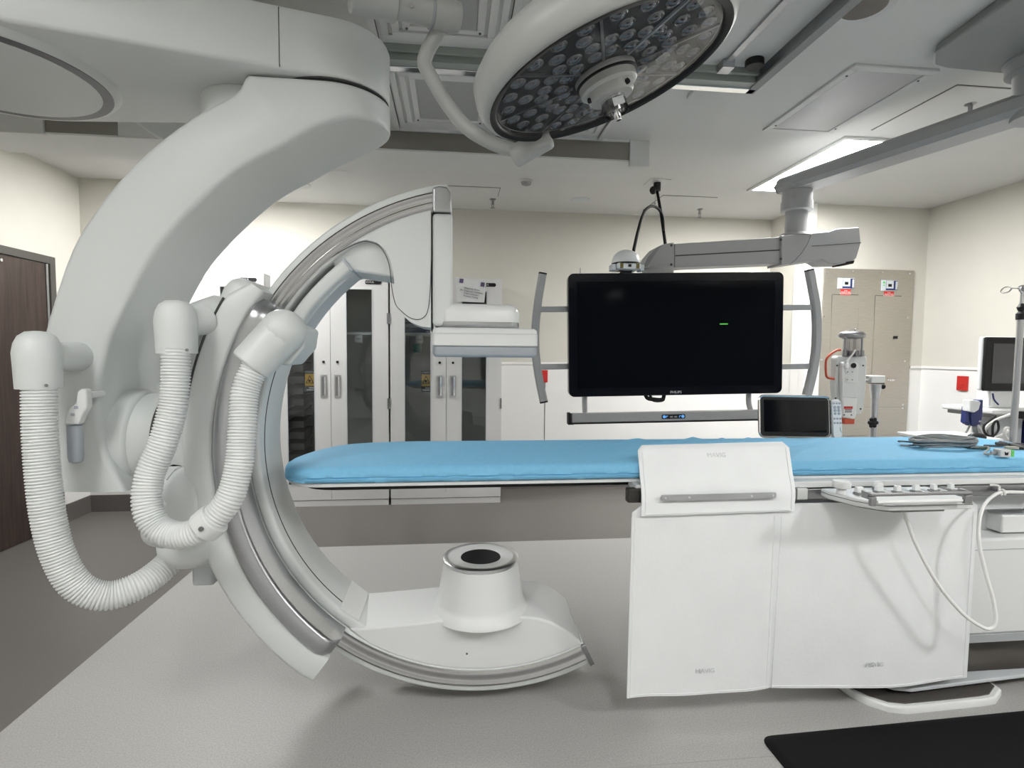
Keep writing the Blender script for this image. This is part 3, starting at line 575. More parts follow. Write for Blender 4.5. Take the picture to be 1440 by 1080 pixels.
# white and grey grip on the bent arm
Yg = 2.05
b = MB(); g0, g1 = at(105, 640, Yg), at(105, 598, Yg); b.lathe([(.008, -.135), (.020, -.128), (.0235, -.11), (.0235, 0.0)], (g1.x, g1.y, g1.z)); hd = b.build('arm_grip', GREYP, CA)
b = MB(); b.prism(px([(96, 596), (97, 585), (103, 572), (112, 567), (114, 550), (119, 546), (127, 547), (128, 572), (122, 582), (116, 596)], Yg), Yg-.022, Yg+.012); q = at(122, 556, Yg); b.cyl((q.x, Yg+.01, q.z), (q.x, Yg+.09, q.z), .012); b.build('grip_bracket', WHITE2, hd, bev=.006)
for py in (573, 583):
    p = at(107-(py-573)*.45, py, Yg-.0225); b = MB(); b.box(p.x-.006, p.x+.006, p.y-.0015, p.y+.001, p.z-.005, p.z+.005); b.build('grip_mark', GREYP, hd)
# ================================================================== SURGICAL LAMP
lc, ln = V((.452, 1.636, 2.268)), V((.327, -.022, -.945)).normalized()
SL = thing('surgical_lamp', 'large round surgical lamp with a dark multi-lens face, hanging over the table', 'surgical lamp', lc)
lu = V((0, 0, 1)).cross(ln).normalized(); lw = ln.cross(lu)
b = MB(); b.lathe([(.335, -.03), (.353, .0), (.366, .004), (.378, .0), (.388, -.016), (.393, -.045), (.388, -.085), (.36, -.115), (.29, -.135), (.12, -.15), (.01, -.15)], lc, ln, n=72); b.build('lamp_housing', LAMPW, SL, ang=50)
b = MB(); b.lathe([(.343, -.012), (.346, .002), (.352, .006), (.366, .008), (.368, -.002), (.352, -.004), (.345, -.012)], lc, ln, n=72, loop=True); b.build('black_gasket', BLACK, SL, ang=60)
b = MB(); b.lathe([(.342, -.022), (.342, -.014), (.01, -.014)], lc, ln, n=72); b.build('lens_plate', LAMPIN, SL, ang=20)
b = MB(); b.poly(circ(lc-ln*.002, .340, lu, lw, 72)); b.build('cover_glass', CLEAR, SL, smooth=False)
for k in range(8):
    a = 2*PI*k/8+.25; d = lu*math.cos(a)+lw*math.sin(a); e = ln.cross(d)
    b = MB(frame(lc-ln*.0105, d, e)); b.box(.10, .335, -.004, .004, -.0035, .003); b.build('divider', GREYP if k == 3 else STEELD, SL)
proto = None
for k in range(8):
    for r, da in ((.135, -.24), (.135, .22), (.192, -.27), (.192, .03), (.198, .29), (.250, -.21), (.250, .13), (.304, -.27), (.304, -.02), (.304, .25)):
        a = 2*PI*(k+.5)/8+.25+da*.98; p = lc + (lu*math.cos(a)+lw*math.sin(a))*r - ln*.0135
        if proto is None:
            b = MB(); b.lathe([(.024, 0), (.0225, .004), (.019, .0045), (.0165, .002), (.011, .007), (.002, .009)], (0, 0, 0), (0, 0, 1), n=18); proto = b.build('lens', LENS, SL, ang=70); o = proto
        else:
            o = proto.copy(); COL.objects.link(o)
        o.matrix_basis = M4.Translation(p) @ ln.to_track_quat('Z', 'Y').to_matrix().to_4x4()
b = MB(); b.lathe([(.092, -.012), (.092, .006), (.088, .008), (.086, .008), (.086, .03), (.082, .034), (.070, .036), (.068, .055), (.062, .062), (.036, .064)], lc, ln, n=40); hb = b.build('handle_hub', LAMPW, SL)
b = MB(); b.lathe([(.093, .004), (.094, .008), (.090, .0095)], lc, ln, n=40); b.build('hub_gasket', BLACK, hb)
for a in (.6, 2.6, 4.6):
    d = lu*math.cos(a)+lw*math.sin(a); b = MB(); b.cyl(lc+ln*.05+d*.062, lc+ln*.05+d*.0735, .008, n=12); b.build('hub_hole', BLACK, hb)
b = MB(); b.lathe([(.038, .060), (.038, .108), (.034, .108), (.033, .085), (.01, .085)], lc, ln, n=32); sk = b.build('steel_socket', CHROME, SL)
b = MB(); b.lathe([(.011, .08), (.011, .124), (.008, .128)], lc, ln, n=20); b.build('centre_pin', CHROME, sk)
d = (V((0, -1, 0))-ln*V((0, -1, 0)).dot(ln)).normalized(); e = ln.cross(d)
Fm = frame(lc+ln*.086+d*.0384, e, ln*-1); b = MB(Fm); b.box(-.017, .017, -.011, .011, -.002, .0006); b.build('socket_label', LIGHTG, sk)
b = MB(Fm)
for k in range(4): b.box(-.014, .014-.004*(k % 2), .0065-.0042*k, .0082-.0042*k, .0006, .0009)
b.build('small_print', INK, sk)
# swivel and tube arm of the lamp
b = MB(); q0, q1 = at(724, 220, 2.03), at(775, 193, 1.97); b.cyl(q0-(q1-q0)*.05, q1, .042, .036, 20); b.build('swivel_joint', LAMPW, SL, bev=.012)
b = MB(); b.tube(crom([at(*p, y) for *p, y in ((722, 211, 2.03), (690, 200, 2.03), (655, 178, 2.03), (626, 142, 2.03), (606, 108, 2.02), (597, 90, 2.01), (601, 72, 2.0), (612, 52, 1.98), (622, 34, 1.96))], 8), .0255, 16); b.build('tube_arm', LAMPW, SL, ang=80)
q0, q1, q2 = at(643, 26, 1.95), at(505, -8, 1.85), at(606, 17, 1.95); d = (q0-q1).normalized()
b = MB(); b.cyl(q0, q1, .046, n=28); sa = b.build('spring_arm', LAMPW, SL, bev=.01)
b = MB(); b.cyl(q0-d*.09, q0+d*.006, .050, n=28); b.build('arm_end_cap', LAMPW, sa, bev=.008)
b = MB(); b.cyl(q0-d*.095, q0-d*.091, .0508, n=28); b.build('arm_seam', GREYP, sa)
b = MB(); b.cyl(q1-d*.03, q1+d*.12, .058, n=28); b.build('arm_sleeve', LAMPW, sa, bev=.008)
q = (q0+q1)/2+d*.01; b = MB(); b.cyl(q+V((.0, -.044, -.02)), q+V((0, -.05, -.022)), .008, n=12); b.build('arm_screw', STEELD, sa)
b = MB(); b.cyl(q1, (q1.x, q1.y, CZ), .05, n=28); b.cyl((q1.x, q1.y, CZ-.03), (q1.x, q1.y, CZ), .13, n=32); b.build('ceiling_mount', WHITE, SL, bev=.006)
# ================================================================== BOOM AND MONITOR
jx = at(1120, 300, 3.68)
cp = at(1432, 100, 2.28)
BM = thing('ceiling_boom', 'grey jointed ceiling boom arm carrying the large black monitor', 'boom arm', (2.35, 2.3, CZ))
cz0, cz1 = 2.862, CZ
az1 = at(1085, 243, 3.63).z; az0 = az1-.102
pc = [atz(*p, cz0) for p in ((1312, 76), (1312, 92), (1330, 97), (1395, 103), (1425, 106), (1480, 108), (1560, 60), (1560, -60), (1450, -20))]
b = MB(); b.loft([[(p.x, p.y, cz0) for p in pc], [(p.x+(.02 if k < 3 else 0), p.y, cz1) for k, p in enumerate(pc)]]); b.build('ceiling_canopy', BOOMD, BM, bev=.012)
cc = atz(1464, 82, cz0)
b = MB(); b.lathe([(.11, cz0-.07), (.13, cz0-.06), (.13, cz0-.012), (.14, cz0-.01), (.14, cz0+.003)], (cc.x, cc.y, 0), n=40); b.build('canopy_collar', BOOM, BM)
b = MB(); b.cyl((cc.x, cc.y, az0-.02), (cc.x, cc.y, cz0-.03), .10, n=36); b.build('column', BOOM, BM)
# upper arm from under the canopy to the joint above the monitor
e0, e1 = V((cc.x, cc.y, 0)), V((jx.x, jx.y, 0)); d = (e1-e0).normalized(); s = V((-d.y, d.x, 0))
def armbox(a, c, w, z0, z1, ch=.025):
    return [[p+s*u+V((0, 0, z)) for u, z in ((-w+ch, z0), (w-ch, z0), (w, z0+ch), (w, z1-ch), (w-ch, z1), (-w+ch, z1), (-w, z1-ch), (-w, z0+ch))] for p in (a, c)]
b = MB(); b.loft(armbox(e0-d*.2, e1+d*.09, .105, az0, az1)); b.build('upper_arm', BOOM, BM, ang=20)
b = MB(); b.loft(armbox(e1+d*.092, e1+d*.12, .098, az0+.006, az1-.012, .04)); b.build('upper_arm_end', BOOMD, BM, ang=20)
b = MB(); b.lathe([(.098, az0-.002), (.098, az0-.075), (.104, az0-.077), (.104, az0-.135), (.098, az0-.14), (.085, az0-.143)], (jx.x, jx.y, 0), n=40); b.build('swivel_drum', BOOM, BM)
zl = at(1120, 331, 3.68).z
b = MB(); b.lathe([(.072, az0-.14), (.072, zl+.012), (.10, zl+.008), (.11, zl-.012)], (jx.x, jx.y, 0), n=36); b.build('swivel_column', BOOM, BM)
# lower arm, close to parallel with the far wall
def low(pts, y0, y1): return ([xz(*p, 3.63) for p in pts], y0, y1)
b = MB(); b.prism(*low([(947, 343.5), (1095, 334), (1095, 371), (947, 377)], 3.61, 3.75)); lo = b.build('lower_arm', BOOM, BM, bev=.006)
b = MB(); b.prism(*low([(948, 359.6), (1094, 351.6), (1094, 353.2), (948, 361.2)], 3.608, 3.62)); b.build('arm_groove', GAP, lo)
b = MB(); b.prism(*low([(1094, 333), (1112, 331), (1160, 327), (1172, 323), (1203, 321), (1205, 342), (1199, 364), (1190, 371), (1160, 372), (1150, 366), (1108, 372), (1094, 374)], 3.59, 3.77)); sh = b.build('arm_shoulder', BOOM, BM, bev=.008)
b = MB(); b.tube([at(*p, 3.5895) for p in ((1141, 329), (1136, 342), (1128, 355), (1118, 366), (1110, 372))], .0016, 6); b.build('shoulder_seam', GAP, sh)
b = MB(); b.prism(*low([(1136, 347.3), (1205, 342.5), (1205, 343.3), (1136, 348.1)], 3.5885, 3.60)); b.build('shoulder_groove', GAP, sh)
b = MB(); b.prism(*low([(1184, 369.5), (1196, 367.5), (1194, 372), (1184, 373)], 3.588, 3.73)); b.build('black_bumper', BLACK, sh)
for p in ((1098, 337), (1098, 364)):
    q = at(*p, 3.59); b = MB(); b.cyl(q, q+V((0, -.004, 0)), .008, n=12); b.build('screw', GAP, sh)
b = MB(); b.prism(*low([(903, 374), (910, 362), (921, 349), (931, 344), (947, 341), (947, 378), (903, 378)], 3.61, 3.75)); wr = b.build('arm_wrist', BOOM, BM, bev=.008)
b = MB(); b.prism(*low([(903, 376), (909, 363), (921, 349.5), (929, 345), (921, 356), (912, 370), (908, 376)], 3.604, 3.609)); b.build('wrist_bevel', BOOMD, wr)
for p in ((944, 345), (944, 372)):
    q = at(*p, 3.61); b = MB(); b.cyl(q, q+V((0, -.004, 0)), .008, n=12); b.build('screw', GAP, wr)
q = at(925, 380, 3.68); b = MB(); b.cyl((q.x, q.y, q.z-.05), (q.x, q.y, q.z+.012), .10, .11, 32); b.build('wrist_flange', BOOM, BM)
# large monitor
TL, TR, BR, BL = at(800, 386, 3.20), at(1102.5, 380.5, 3.12), at(1100.5, 554.5, 3.12), at(799, 557, 3.20)
mc_ = (TL+TR+BR+BL)/4; exm = (TR+BR-TL-BL).normalized(); ezm = (TL+TR-BL-BR); W = ((TR-TL).length+(BR-BL).length)/4; Hh = ((TL-BL).length+(TR-BR).length)/4
FM = frame(mc_, exm, ezm)
MN = thing('large_monitor', 'large black switched-off monitor in a curved grey frame behind the table', 'monitor', mc_)
def mb(): return MB(FM)
def mprism(b, pts, z0, z1): return b.loft([[(x, y, z) for x, y in pts] for z in (z0, z1)])
b = mb(); mprism(b, rrect(-W, W, -Hh, Hh, .035), -.06, 0); b.build('bezel', BEZEL, MN, bev=.006)
sx0, sx1, sy0, sy1 = -W+.052, W-.055, -Hh+.05, Hh-.05
b = mb(); mprism(b, rrect(sx0, sx1, sy0, sy1, .006), -.004, .0008); sc_ = b.build('screen', GLOSSB, MN)
b = mb(); b.box(.262, .312, .055, .061, .0009, .0014); b.build('status_mark', LEDG, sc_)
text('PHILIPS', .022, PAPER, 'lettering', MN, FM @ M4.Translation((-.005, -Hh+.018, .0012)))
b = mb(); mprism(b, rrect(-.35, .35, -.25, .3, .04), -.14, -.061); b.build('rear_housing', BOOMD, MN, bev=.01)
q = FM.inverted() @ at(1130, 376, 3.3)
b = mb(); b.box(-.15, .06, Hh-.16, Hh+.02, -.30, -.141); b.box(-.15, -.0, Hh-.06, Hh+.03, -.58, -.28); b.build('hanger_bracket', BOOM, MN, bev=.01)
def inm(x, y, dz=0): # pixel to the monitor's own plane
    o = FM.inverted() @ EYE; d = FM.inverted().to_3x3() @ ray(x, y); t = (dz-o.z)/d.z; p = o+d*t; return p
for side, pts in ((-1, ((763, 386), (757.5, 418), (753.5, 452), (752.5, 478), (754, 505), (758.5, 535), (764.5, 564))), (1, ((1138.5, 381), (1143, 405), (1147.5, 432), (1149, 462), (1147.5, 495), (1142, 528), (1135, 556)))):
    P = crom([inm(*p, -.06) for p in pts], 8); rings = []
    for i, p in enumerate(P):
        t = (P[min(i+1, len(P)-1)]-P[max(0, i-1)]).normalized(); nn = V((t.y, -t.x, 0))
        rings.append([p+nn*u+V((0, 0, w)) for u, w in ((-.024, -.018), (.024, -.018), (.024, .012), (.016, .02), (-.016, .02), (-.024, .012))])
    b = mb(); b.loft(rings); hn = b.build('curved_side_handle', BOOM, MN, ang=30)
    for k in ((0, -1) if side < 0 else (0,)):
        b = mb(); c = [p*1.0 for p in rings[k]]; t = (P[1]-P[0] if k == 0 else P[-1]-P[-2]).normalized()*(-1 if k == 0 else 1)
        b.loft([c, [p+t*.010 for p in c]]); b.build('end_plug', BLACK, hn)
    for py in ((435, 516) if side < 0 else (432, 515)):
        a = inm(759 if side < 0 else 1145, py, -.062); y = a.y
        b = mb(); b.loft([[(xx, y-.017, -.085), (xx, y+.017, -.085), (xx, y+.017, -.06), (xx, y-.017, -.06)] for xx in sorted((a.x, side*(W-.06)))]); b.build('crossbar', BOOM, MN, bev=.004)
for px_, dx in ((822, 0), (1053, .0)):
    a, c = inm(px_, 550, -.07), inm(px_ + (0 if dx == 0 else 8), 583, -.05)
    b = mb(); b.tube(crom([(a.x, a.y, -.07), (a.x, (a.y+c.y)/2, -.07), (c.x+(0 if px_ < 900 else .01), c.y, -.03)], 6), .016, 10); b.build('drop_bracket', BOOM, MN)
g0, g1 = inm(803, 588, -.02), inm(1085, 588, -.02)
b = mb(); b.box(g0.x, g1.x, g0.y-.026, g0.y+.030, -.04, .012); br_ = b.build('lower_bar', BOOM, MN, bev=.006)
b = mb(); b.box(g0.x, g1.x, g0.y-.034, g0.y-.028, -.04, .013); b.build('bar_edge', BLACK, br_)
b = mb(); b.loft([[(g0.x-.022, g0.y+.034, z), (g0.x-.006, g0.y+.034, z), (g0.x-.004, g0.y-.02, z), (g0.x+.012, g0.y-.036, z), (g0.x-.022, g0.y-.036, z)] for z in (-.045, .015)]); b.build('bar_end', BLACK, br_)
k0 = inm(947, 588, .012)
b = mb(); mprism(b, rrect(k0.x-.072, k0.x+.072, g0.y-.012, g0.y+.015, .008), .012, .0145); pad = b.build('button_panel', BLACK, br_)
for sx in (-1, 1):
    b = mb(); b.cyl((k0.x+sx*.057, g0.y+.0015, .0145), (k0.x+sx*.057, g0.y+.0015, .0165), .009, n=16); b.build('blue_button', LEDB, pad)
    b = mb(); b.box(k0.x+sx*.040-.006, k0.x+sx*.040-.003, g0.y-.006, g0.y+.007, .0145, .0152); b.box(k0.x+sx*.040-.003, k0.x+sx*.040+.006, g0.y+.003, g0.y+.007, .0145, .0152); b.build('panel_mark', LEDB, pad)
b = mb(); b.box(k0.x-.022, k0.x-.004, g0.y-.005, g0.y+.005, .0145, .0150); b.box(k0.x+.004, k0.x+.022, g0.y-.005, g0.y+.005, .0145, .0150); b.build('panel_symbol', BOOMD, pad)
# bundled black cable hanging below the screen
a, c = inm(910, 559.5, -.04), inm(932, 561, -.04)
b = mb(); b.tube(crom([(a.x-.01, a.y+.05, -.07), (a.x, a.y, -.04), ((a.x+c.x)/2, a.y-.010, -.04), (c.x, c.y, -.04), (c.x+.02, c.y+.05, -.07)], 8), .012, 10); b.tube(crom([(a.x+.02, a.y+.04, -.065), (a.x+.03, a.y-.012, -.03), (c.x, c.y-.006, -.035), (c.x+.012, c.y+.04, -.07)], 8), .009, 10)
b.build('cable_bundle', BLACK, MN)
b = mb(); q = inm(816, 383, -.03); b.cyl((q.x, Hh-.01, -.03), (q.x, Hh+.035, -.03), .003, n=8); b.build('antenna', STEELD, MN)
# white camera dome on top of the monitor
p = at(880, 372, 3.18); r = .083; mtz = (FM @ V(((FM.inverted() @ p).x+.05, Hh, -.03))).z+.012
t = thing('camera_dome', 'white domed tracking camera standing on top of the large monitor', 'camera', (p.x, p.y, FM.translation.z+Hh))
b = MB(); b.lathe([(r, .0), (r*.97, .022), (r*.86, .046), (r*.62, .066), (r*.3, .077), (.004, .080)], (p.x, p.y, p.z+.006)); b.build('dome', WHITE2, t)
b = MB(); b.lathe([(r*.96, -.002), (r*.98, .004), (r, .0045)], (p.x, p.y, p.z+.001)); b.build('dome_gasket', BLACK, t)
b = MB(); b.box(p.x-.072, p.x+.072, p.y-.075, p.y+.075, p.z-.038, p.z); hd2 = b.build('camera_body', WHITE2, t, bev=.012)
for dx in (-.048, .048): b = MB(); b.box(p.x+dx-.009, p.x+dx+.009, p.y-.079, p.y-.07, p.z-.033, p.z-.004); b.build('amber_window', mat('amber window', (.16, .13, .03), .2, noise=.05), hd2)
b = MB(); b.box(p.x-.009, p.x+.009, p.y-.079, p.y-.07, p.z-.025, p.z-.010); b.build('camera_lens', BLACK, hd2)
for dx in (-1, 1): b = MB(); b.box(p.x+dx*.073-.012+dx*.012, p.x+dx*.073+.012+dx*.012, p.y-.05, p.y+.02, p.z-.042, p.z-.006); b.build('side_ear', LIGHTG, hd2, bev=.004)
b = MB()
for dx in (-.035, .03): b.box(p.x+dx-.012, p.x+dx+.012, p.y-.03, p.y+.03, mtz, p.z-.038)
b.box(p.x-.03, p.x+.03, p.y-.02, p.y+.02, mtz+.005, p.z-.055); b.build('camera_foot', BLACK, t)
# cable plate and cables from the ceiling
q = V((1.735, 4.59, CZ))
t = thing('cable_plate', 'square ceiling plate with a black cable gland above the monitor', 'cable plate', q)
b = MB(); b.box(q.x-.09, q.x+.09, q.y-.09, q.y+.09, CZ-.006, CZ); b.build('plate', CEILP, t)
b = MB(); b.cyl((q.x, q.y, CZ-.075), (q.x, q.y, CZ-.005), .03, n=16); b.ell((q.x-.035, q.y, CZ-.07), .03, .03, .035); b.build('cable_gland', BLACK, t)
g = V((q.x, q.y, CZ-.08))
b = MB(); b.tube(crom([g, at(927, 285, 4.5), at(931, 310, 4.35), at(936, 345, 4.0), at(938, 352, 3.85)], 10), .0125, 10)
tag(b.build('power_cable', RUBBER), 'black cable running straight down from the ceiling plate to the boom wrist', 'cable')
b = MB(); b.tube(crom([at(933.5, 326, 4.1), at(931.5, 305, 4.2), at(926, 294, 4.15), at(917, 290, 4.05), at(908, 295, 3.9), at(902, 308, 3.7), at(896, 330, 3.5), at(891, 353, 3.26)], 10), .0105, 10)
tag(b.build('camera_cable', RUBBER), 'black cable arching over to the white camera dome on the monitor', 'cable')
b = MB(); b.tube([at(921.5, 268, 4.56), at(921.3, 284, 4.56)], .002, 6); b.ell(at(921.2, 286, 4.56), .008, .008, .012, 8, 6); tag(b.build('pull_cord', CABLEG), 'short thin cord hanging beside the ceiling cable gland', 'cord')
# ================================================================== PATIENT TABLE
ZB, ZT = .962, 1.022
TB = thing('patient_table', 'long white X-ray patient table with steel side rail under the blue mattress', 'table', (1.9, 2.34, 0))
X0, XE = -.655, 2.75
def yf(x, o=0): t = max(0, min(1, (x-X0-o)/.17)); return 2.30-(.27-o)*(1-(1-t)**2.6)**(1/2.6)
def yb(x, o=0): t = max(0, min(1, (x-X0-o)/.50)); return 2.30+(.335-o)*(1-(1-t)**2.2)**(1/2.2)
def outline(o, x1=XE):
    xs = [X0+o+.50*(1-math.cos(PI/2*k/16)) for k in range(17)]; xs[0] += .0005
    return [(x, yf(x, o)) for x in xs]+[(x1, yf(x1, o)), (x1, yb(x1, o))]+[(x, yb(x, o)) for x in xs[::-1]]
b = MB(); b.prism(outline(.012), ZB-.016, ZB-.001, 'z'); b.build('table_top', WHITE2, TB, bev=.003)
b = MB(); b.prism(outline(.06, 1.2), ZB-.040, ZB-.0165, 'z'); b.build('carbon_underside', BLACK, TB, bev=.006)
b = MB(); b.box(.70, XE, 2.002, 2.66, ZB-.042, ZB-.0165); b.build('side_frame', WHITE2, TB, bev=.004)
q = at(893, 690, 2.0); b = MB(); b.box(q.x-.03, q.x+.035, 1.991, 2.03, ZB-.085, ZB-.03); b.build('rail_bracket', PEDD, TB, bev=.006)
b = MB(); b.box(.73, XE, 1.991, 2.0015, .876, .918); b.build('accessory_rail', STEELD, TB, bev=.003)
b = MB(); b.box(.73, XE, 2.655, 2.67, .876, .918); b.build('accessory_rail', STEELD, TB, bev=.003)
b = MB(); b.box(1.355, 1.40, 1.988, 2.001, .876, .922); b.build('rail_end_block', WHITE2, TB, bev=.004)
b = MB(); b.box(1.3, XE, 2.05, 2.62, .80, ZB-.043); b.build('carriage', LIGHTG, TB)
pz0, pz1 = at(1400, 892, 2.03).z, at(1400, 757, 2.03).z
b = MB(); b.box(1.75, XE, 2.14, 2.60, pz1-.01, .80); b.build('upper_carriage', WHITE2, TB, bev=.008)
b = MB(); b.box(2.36, XE, 2.07, 2.3, pz1+.005, pz1+.085); b.build('drive_cover', WHITE2, TB, bev=.008)
b = MB(); b.box(1.70, XE, 2.03, 2.70, pz0, pz1); b.build('pedestal_cover', WHITE2, TB, bev=.014, seg=3)
b = MB(); b.prism([(2.05, pz0-.045), (2.68, pz0-.045), (2.70, pz0-.001), (2.032, pz0-.001)], 1.71, XE-.005, 'x'); b.build('cover_skirt', LIGHTG, TB)
b = MB(); b.box(1.705, XE-.002, 2.0285, 2.0315, pz1-.05, pz1-.047); b.build('cover_seam', GREYP, TB)
rings = []
for k in range(13):
    t = k/12; z = .069+(pz0-.10)*t; g = .10*math.sin(t*PI/2)**.8; rings.append([(x, y, z) for x, y in rrect(1.58+g, XE-.01, 2.08+g*.9, 2.68-g, .06)])
b = MB(); b.loft(rings); b.build('column_skirt', PEDD, TB, ang=50)
bp = [atz(*p, 0) for p in ((1408, 978), (1400, 990), (1385, 993), (1330, 999), (1275, 1004.5), (1250, 1002), (1222, 993), (1197, 981), (1180, 968))]
bp = [(p.x, p.y) for p in bp] + [(1.60, 2.25), (1.58, 2.34), (1.60, 2.45), (1.70, 2.62), (1.85, 2.73), (2.32, 2.72), (2.36, 2.34)]
cxp, cyp = 2.0, 2.34
def sc2(s): return [(cxp+(x-cxp)*s, cyp+(y-cyp)*s) for x, y in bp]
b = MB(); b.loft([[(x, y, z) for x, y in sc2(s)] for s, z in ((1.0, 0), (1.0, .022), (.985, .030), (.955, .030))]); b.build('floor_plate', WHITE2, TB)
b = MB(); b.loft([[(x, y, z) for x, y in sc2(s)] for s, z in ((.955, .025), (.95, .034))]); b.prism([(x+.03 if x < 2.6 else x-.01, y+.03 if y < 2.3 else y-.02) for x, y in [(x+.07, y+.055) for x, y in bp[4:15]]+[(XE-.02, 2.73), (XE-.02, 2.06)]], .034, .0515, 'z'); b.build('plate_top', SKIN, TB)
up = [(x+.07, y+.055) for x, y in bp[4:15]]+[(XE-.02, 2.73), (XE-.02, 2.06)]
b = MB(); b.prism(up, .052, .068, 'z'); b.build('upper_plate', LIGHTG, TB, bev=.004)
# blue mattress
rings = []; NX = 300
for i in range(NX+1):
    x = X0 + .0015 + (XE-X0-.0015)*((i/NX) if i > 40 else (i/40)**1.8*(40/NX))
    t = max(0, min(1, (x-X0)/.22)); a, c = yf(x), yb(x); w = c-a; k = min(1, w/.30); zt = ZT-.022*(1-t)**2; zb = ZB; h = zt-zb
    n1 = (math.sin(x*41)+math.sin(x*67+1)+math.sin(x*23+2))*.0013*(1+2.4*max(0, 1-(x-X0)/.45))
    wr = max(0, math.sin(max(0, min(1, (x-.45)/1.75))*PI))
    sec = [(.018, 0), (.004, .03), (-.001+n1, .16), (-.003+n1, .27), (.0035, .33), (-.001+n1*.6, .38), (.0, .55), (.0025, .76), (.011, .93), (.022, .985), (.04, 1.0)]
    r = [(a+u*k, zb+v*h) for u, v in sec]
    for j in range(1, 60):
        s = j/60; y = a+.04*k+(w-.08*k)*s
        ph = x*34-y*46; fold = (max(0, math.sin(ph+math.sin(x*9)*1.5))**3*.0085+max(0, math.sin(ph*.57+2+math.sin(y*17)))**4*.007)*wr*min(1, .35+s)
        small = (math.sin(x*19+y*13)+math.sin(x*31-y*24))*.0004
        r.append((y, zt+.003*math.sin(PI*s)*t+fold+small))
    r += [(c-u*k, zb+v*h) for u, v in sec[::-1]]
    rings.append([(x, y, z) for y, z in r])
b = MB(); b.loft(rings); tag(b.build('table_mattress', BLUE, ang=60), 'long bright blue fabric mattress lying on the X-ray table', 'mattress')
# ------------------------------------------------------------------ lead drapes
def sheet(xl, xr, prof, nx, wav, th=.005, cr=.03):
    # prof: list of (Y, z, t); xl/xr: functions of t; double sided grid
    b = MB(); F = []; n = len(prof)
    for (Y, z, t) in prof:
        row = []
        for i in range(nx+1):
            u = i/nx; x = xl(t)+(xr(t)-xl(t))*u
            row.append((x, Y+wav(u, t)[0], z+wav(u, t)[1]))
        F.append(row)
    rings = []
    for row in F: rings.append([V(p) for p in row]+[V(p)+V((0, th, 0)) for p in row[::-1]])
    b.loft(rings, cap=True); return b
fl = [(2.062, 1.0, 0), (2.052, 1.0, .08), (2.03, 1, .25), (2.008, 1, .42), (1.983, 1, .58), (1.968, 1, .70), (1.961, 1, .80), (1.958, 1, .90), (1.952, 1, 1.0)]
LF = thing('lead_flap', 'short white lead flap with a steel strip over the blue mattress edge', 'lead drape', (1.03, 1.96, .84))
c00, c10, c01, c11 = at(897, 627, 2.062), at(1109, 622, 2.062), at(902, 726, 1.952), at(1117.5, 718.5, 1.952)
b = MB(); rings = []
for k, (Y, _, t) in enumerate(fl):
    ch = max(0, (.03-t*.4))*.6; row = []
    for i in range(41):
        u = i/40; x0_, x1_ = c00.x+(c01.x-c00.x)*t+ch, c10.x+(c11.x-c10.x)*t-ch*1.3; zl_, zr_ = c00.z+(c01.z-c00.z)*t, c10.z+(c11.z-c10.z)*t
        row.append(V((x0_+(x1_-x0_)*u, Y+(math.sin(u*22)+math.sin(u*37+1))*.0016*max(0, t-.5)-.004*math.exp(-((u-.45-.1*t)/.03)**2)*(t < .65)*.5, zl_+(zr_-zl_)*u)))
    rings.append(row+[p+V((0, .007, .002)) for p in row[::-1]])
b.loft(rings)
lfm = b.build('flap_sheet', VINYL, LF, ang=60)
def on_flap(pxp): return at(*pxp, 1.952)
a, c = on_flap((930, 700)), on_flap((1090, 696)); Fm = frame((a+c)/2+V((0, -.004, 0)), c-a, (0, 0, 1)); hw = (c-a).length/2
b = MB(Fm); b.loft([[(x, y, z) for x, y in rrect(-hw, hw, -.011, .011, .003)] for z in (-.004, .003)]); stp = b.build('steel_strip', STEEL, LF)
for f in (-.94, -.53, .56, .94): b = MB(Fm); b.cyl((hw*f, 0, .003), (hw*f, 0, .0055), .0045, n=12); b.build('rivet', CHROME, stp)
EMB = mat('embossed vinyl', (.60, .62, .625), .5, noise=.02)
q = at(1007, 640, 2.043)
text('MAVIG', .026, EMB, 'embossed_lettering', LF, frame((q.x, q.y-.003, q.z), (1, 0, 0), (0, .45, .9)), ext=.0012)
hm = [r[1] for r in rings[1:]]+rings[-1][1:40]+[r[39] for r in rings[1:]][::-1]
b = MB(); b.tube([p+V((0, -.001, .006 if 8 <= k < 46 else 0)) for k, p in enumerate(hm)], .0018, 6); b.build('welded_hem', VINYL, LF)
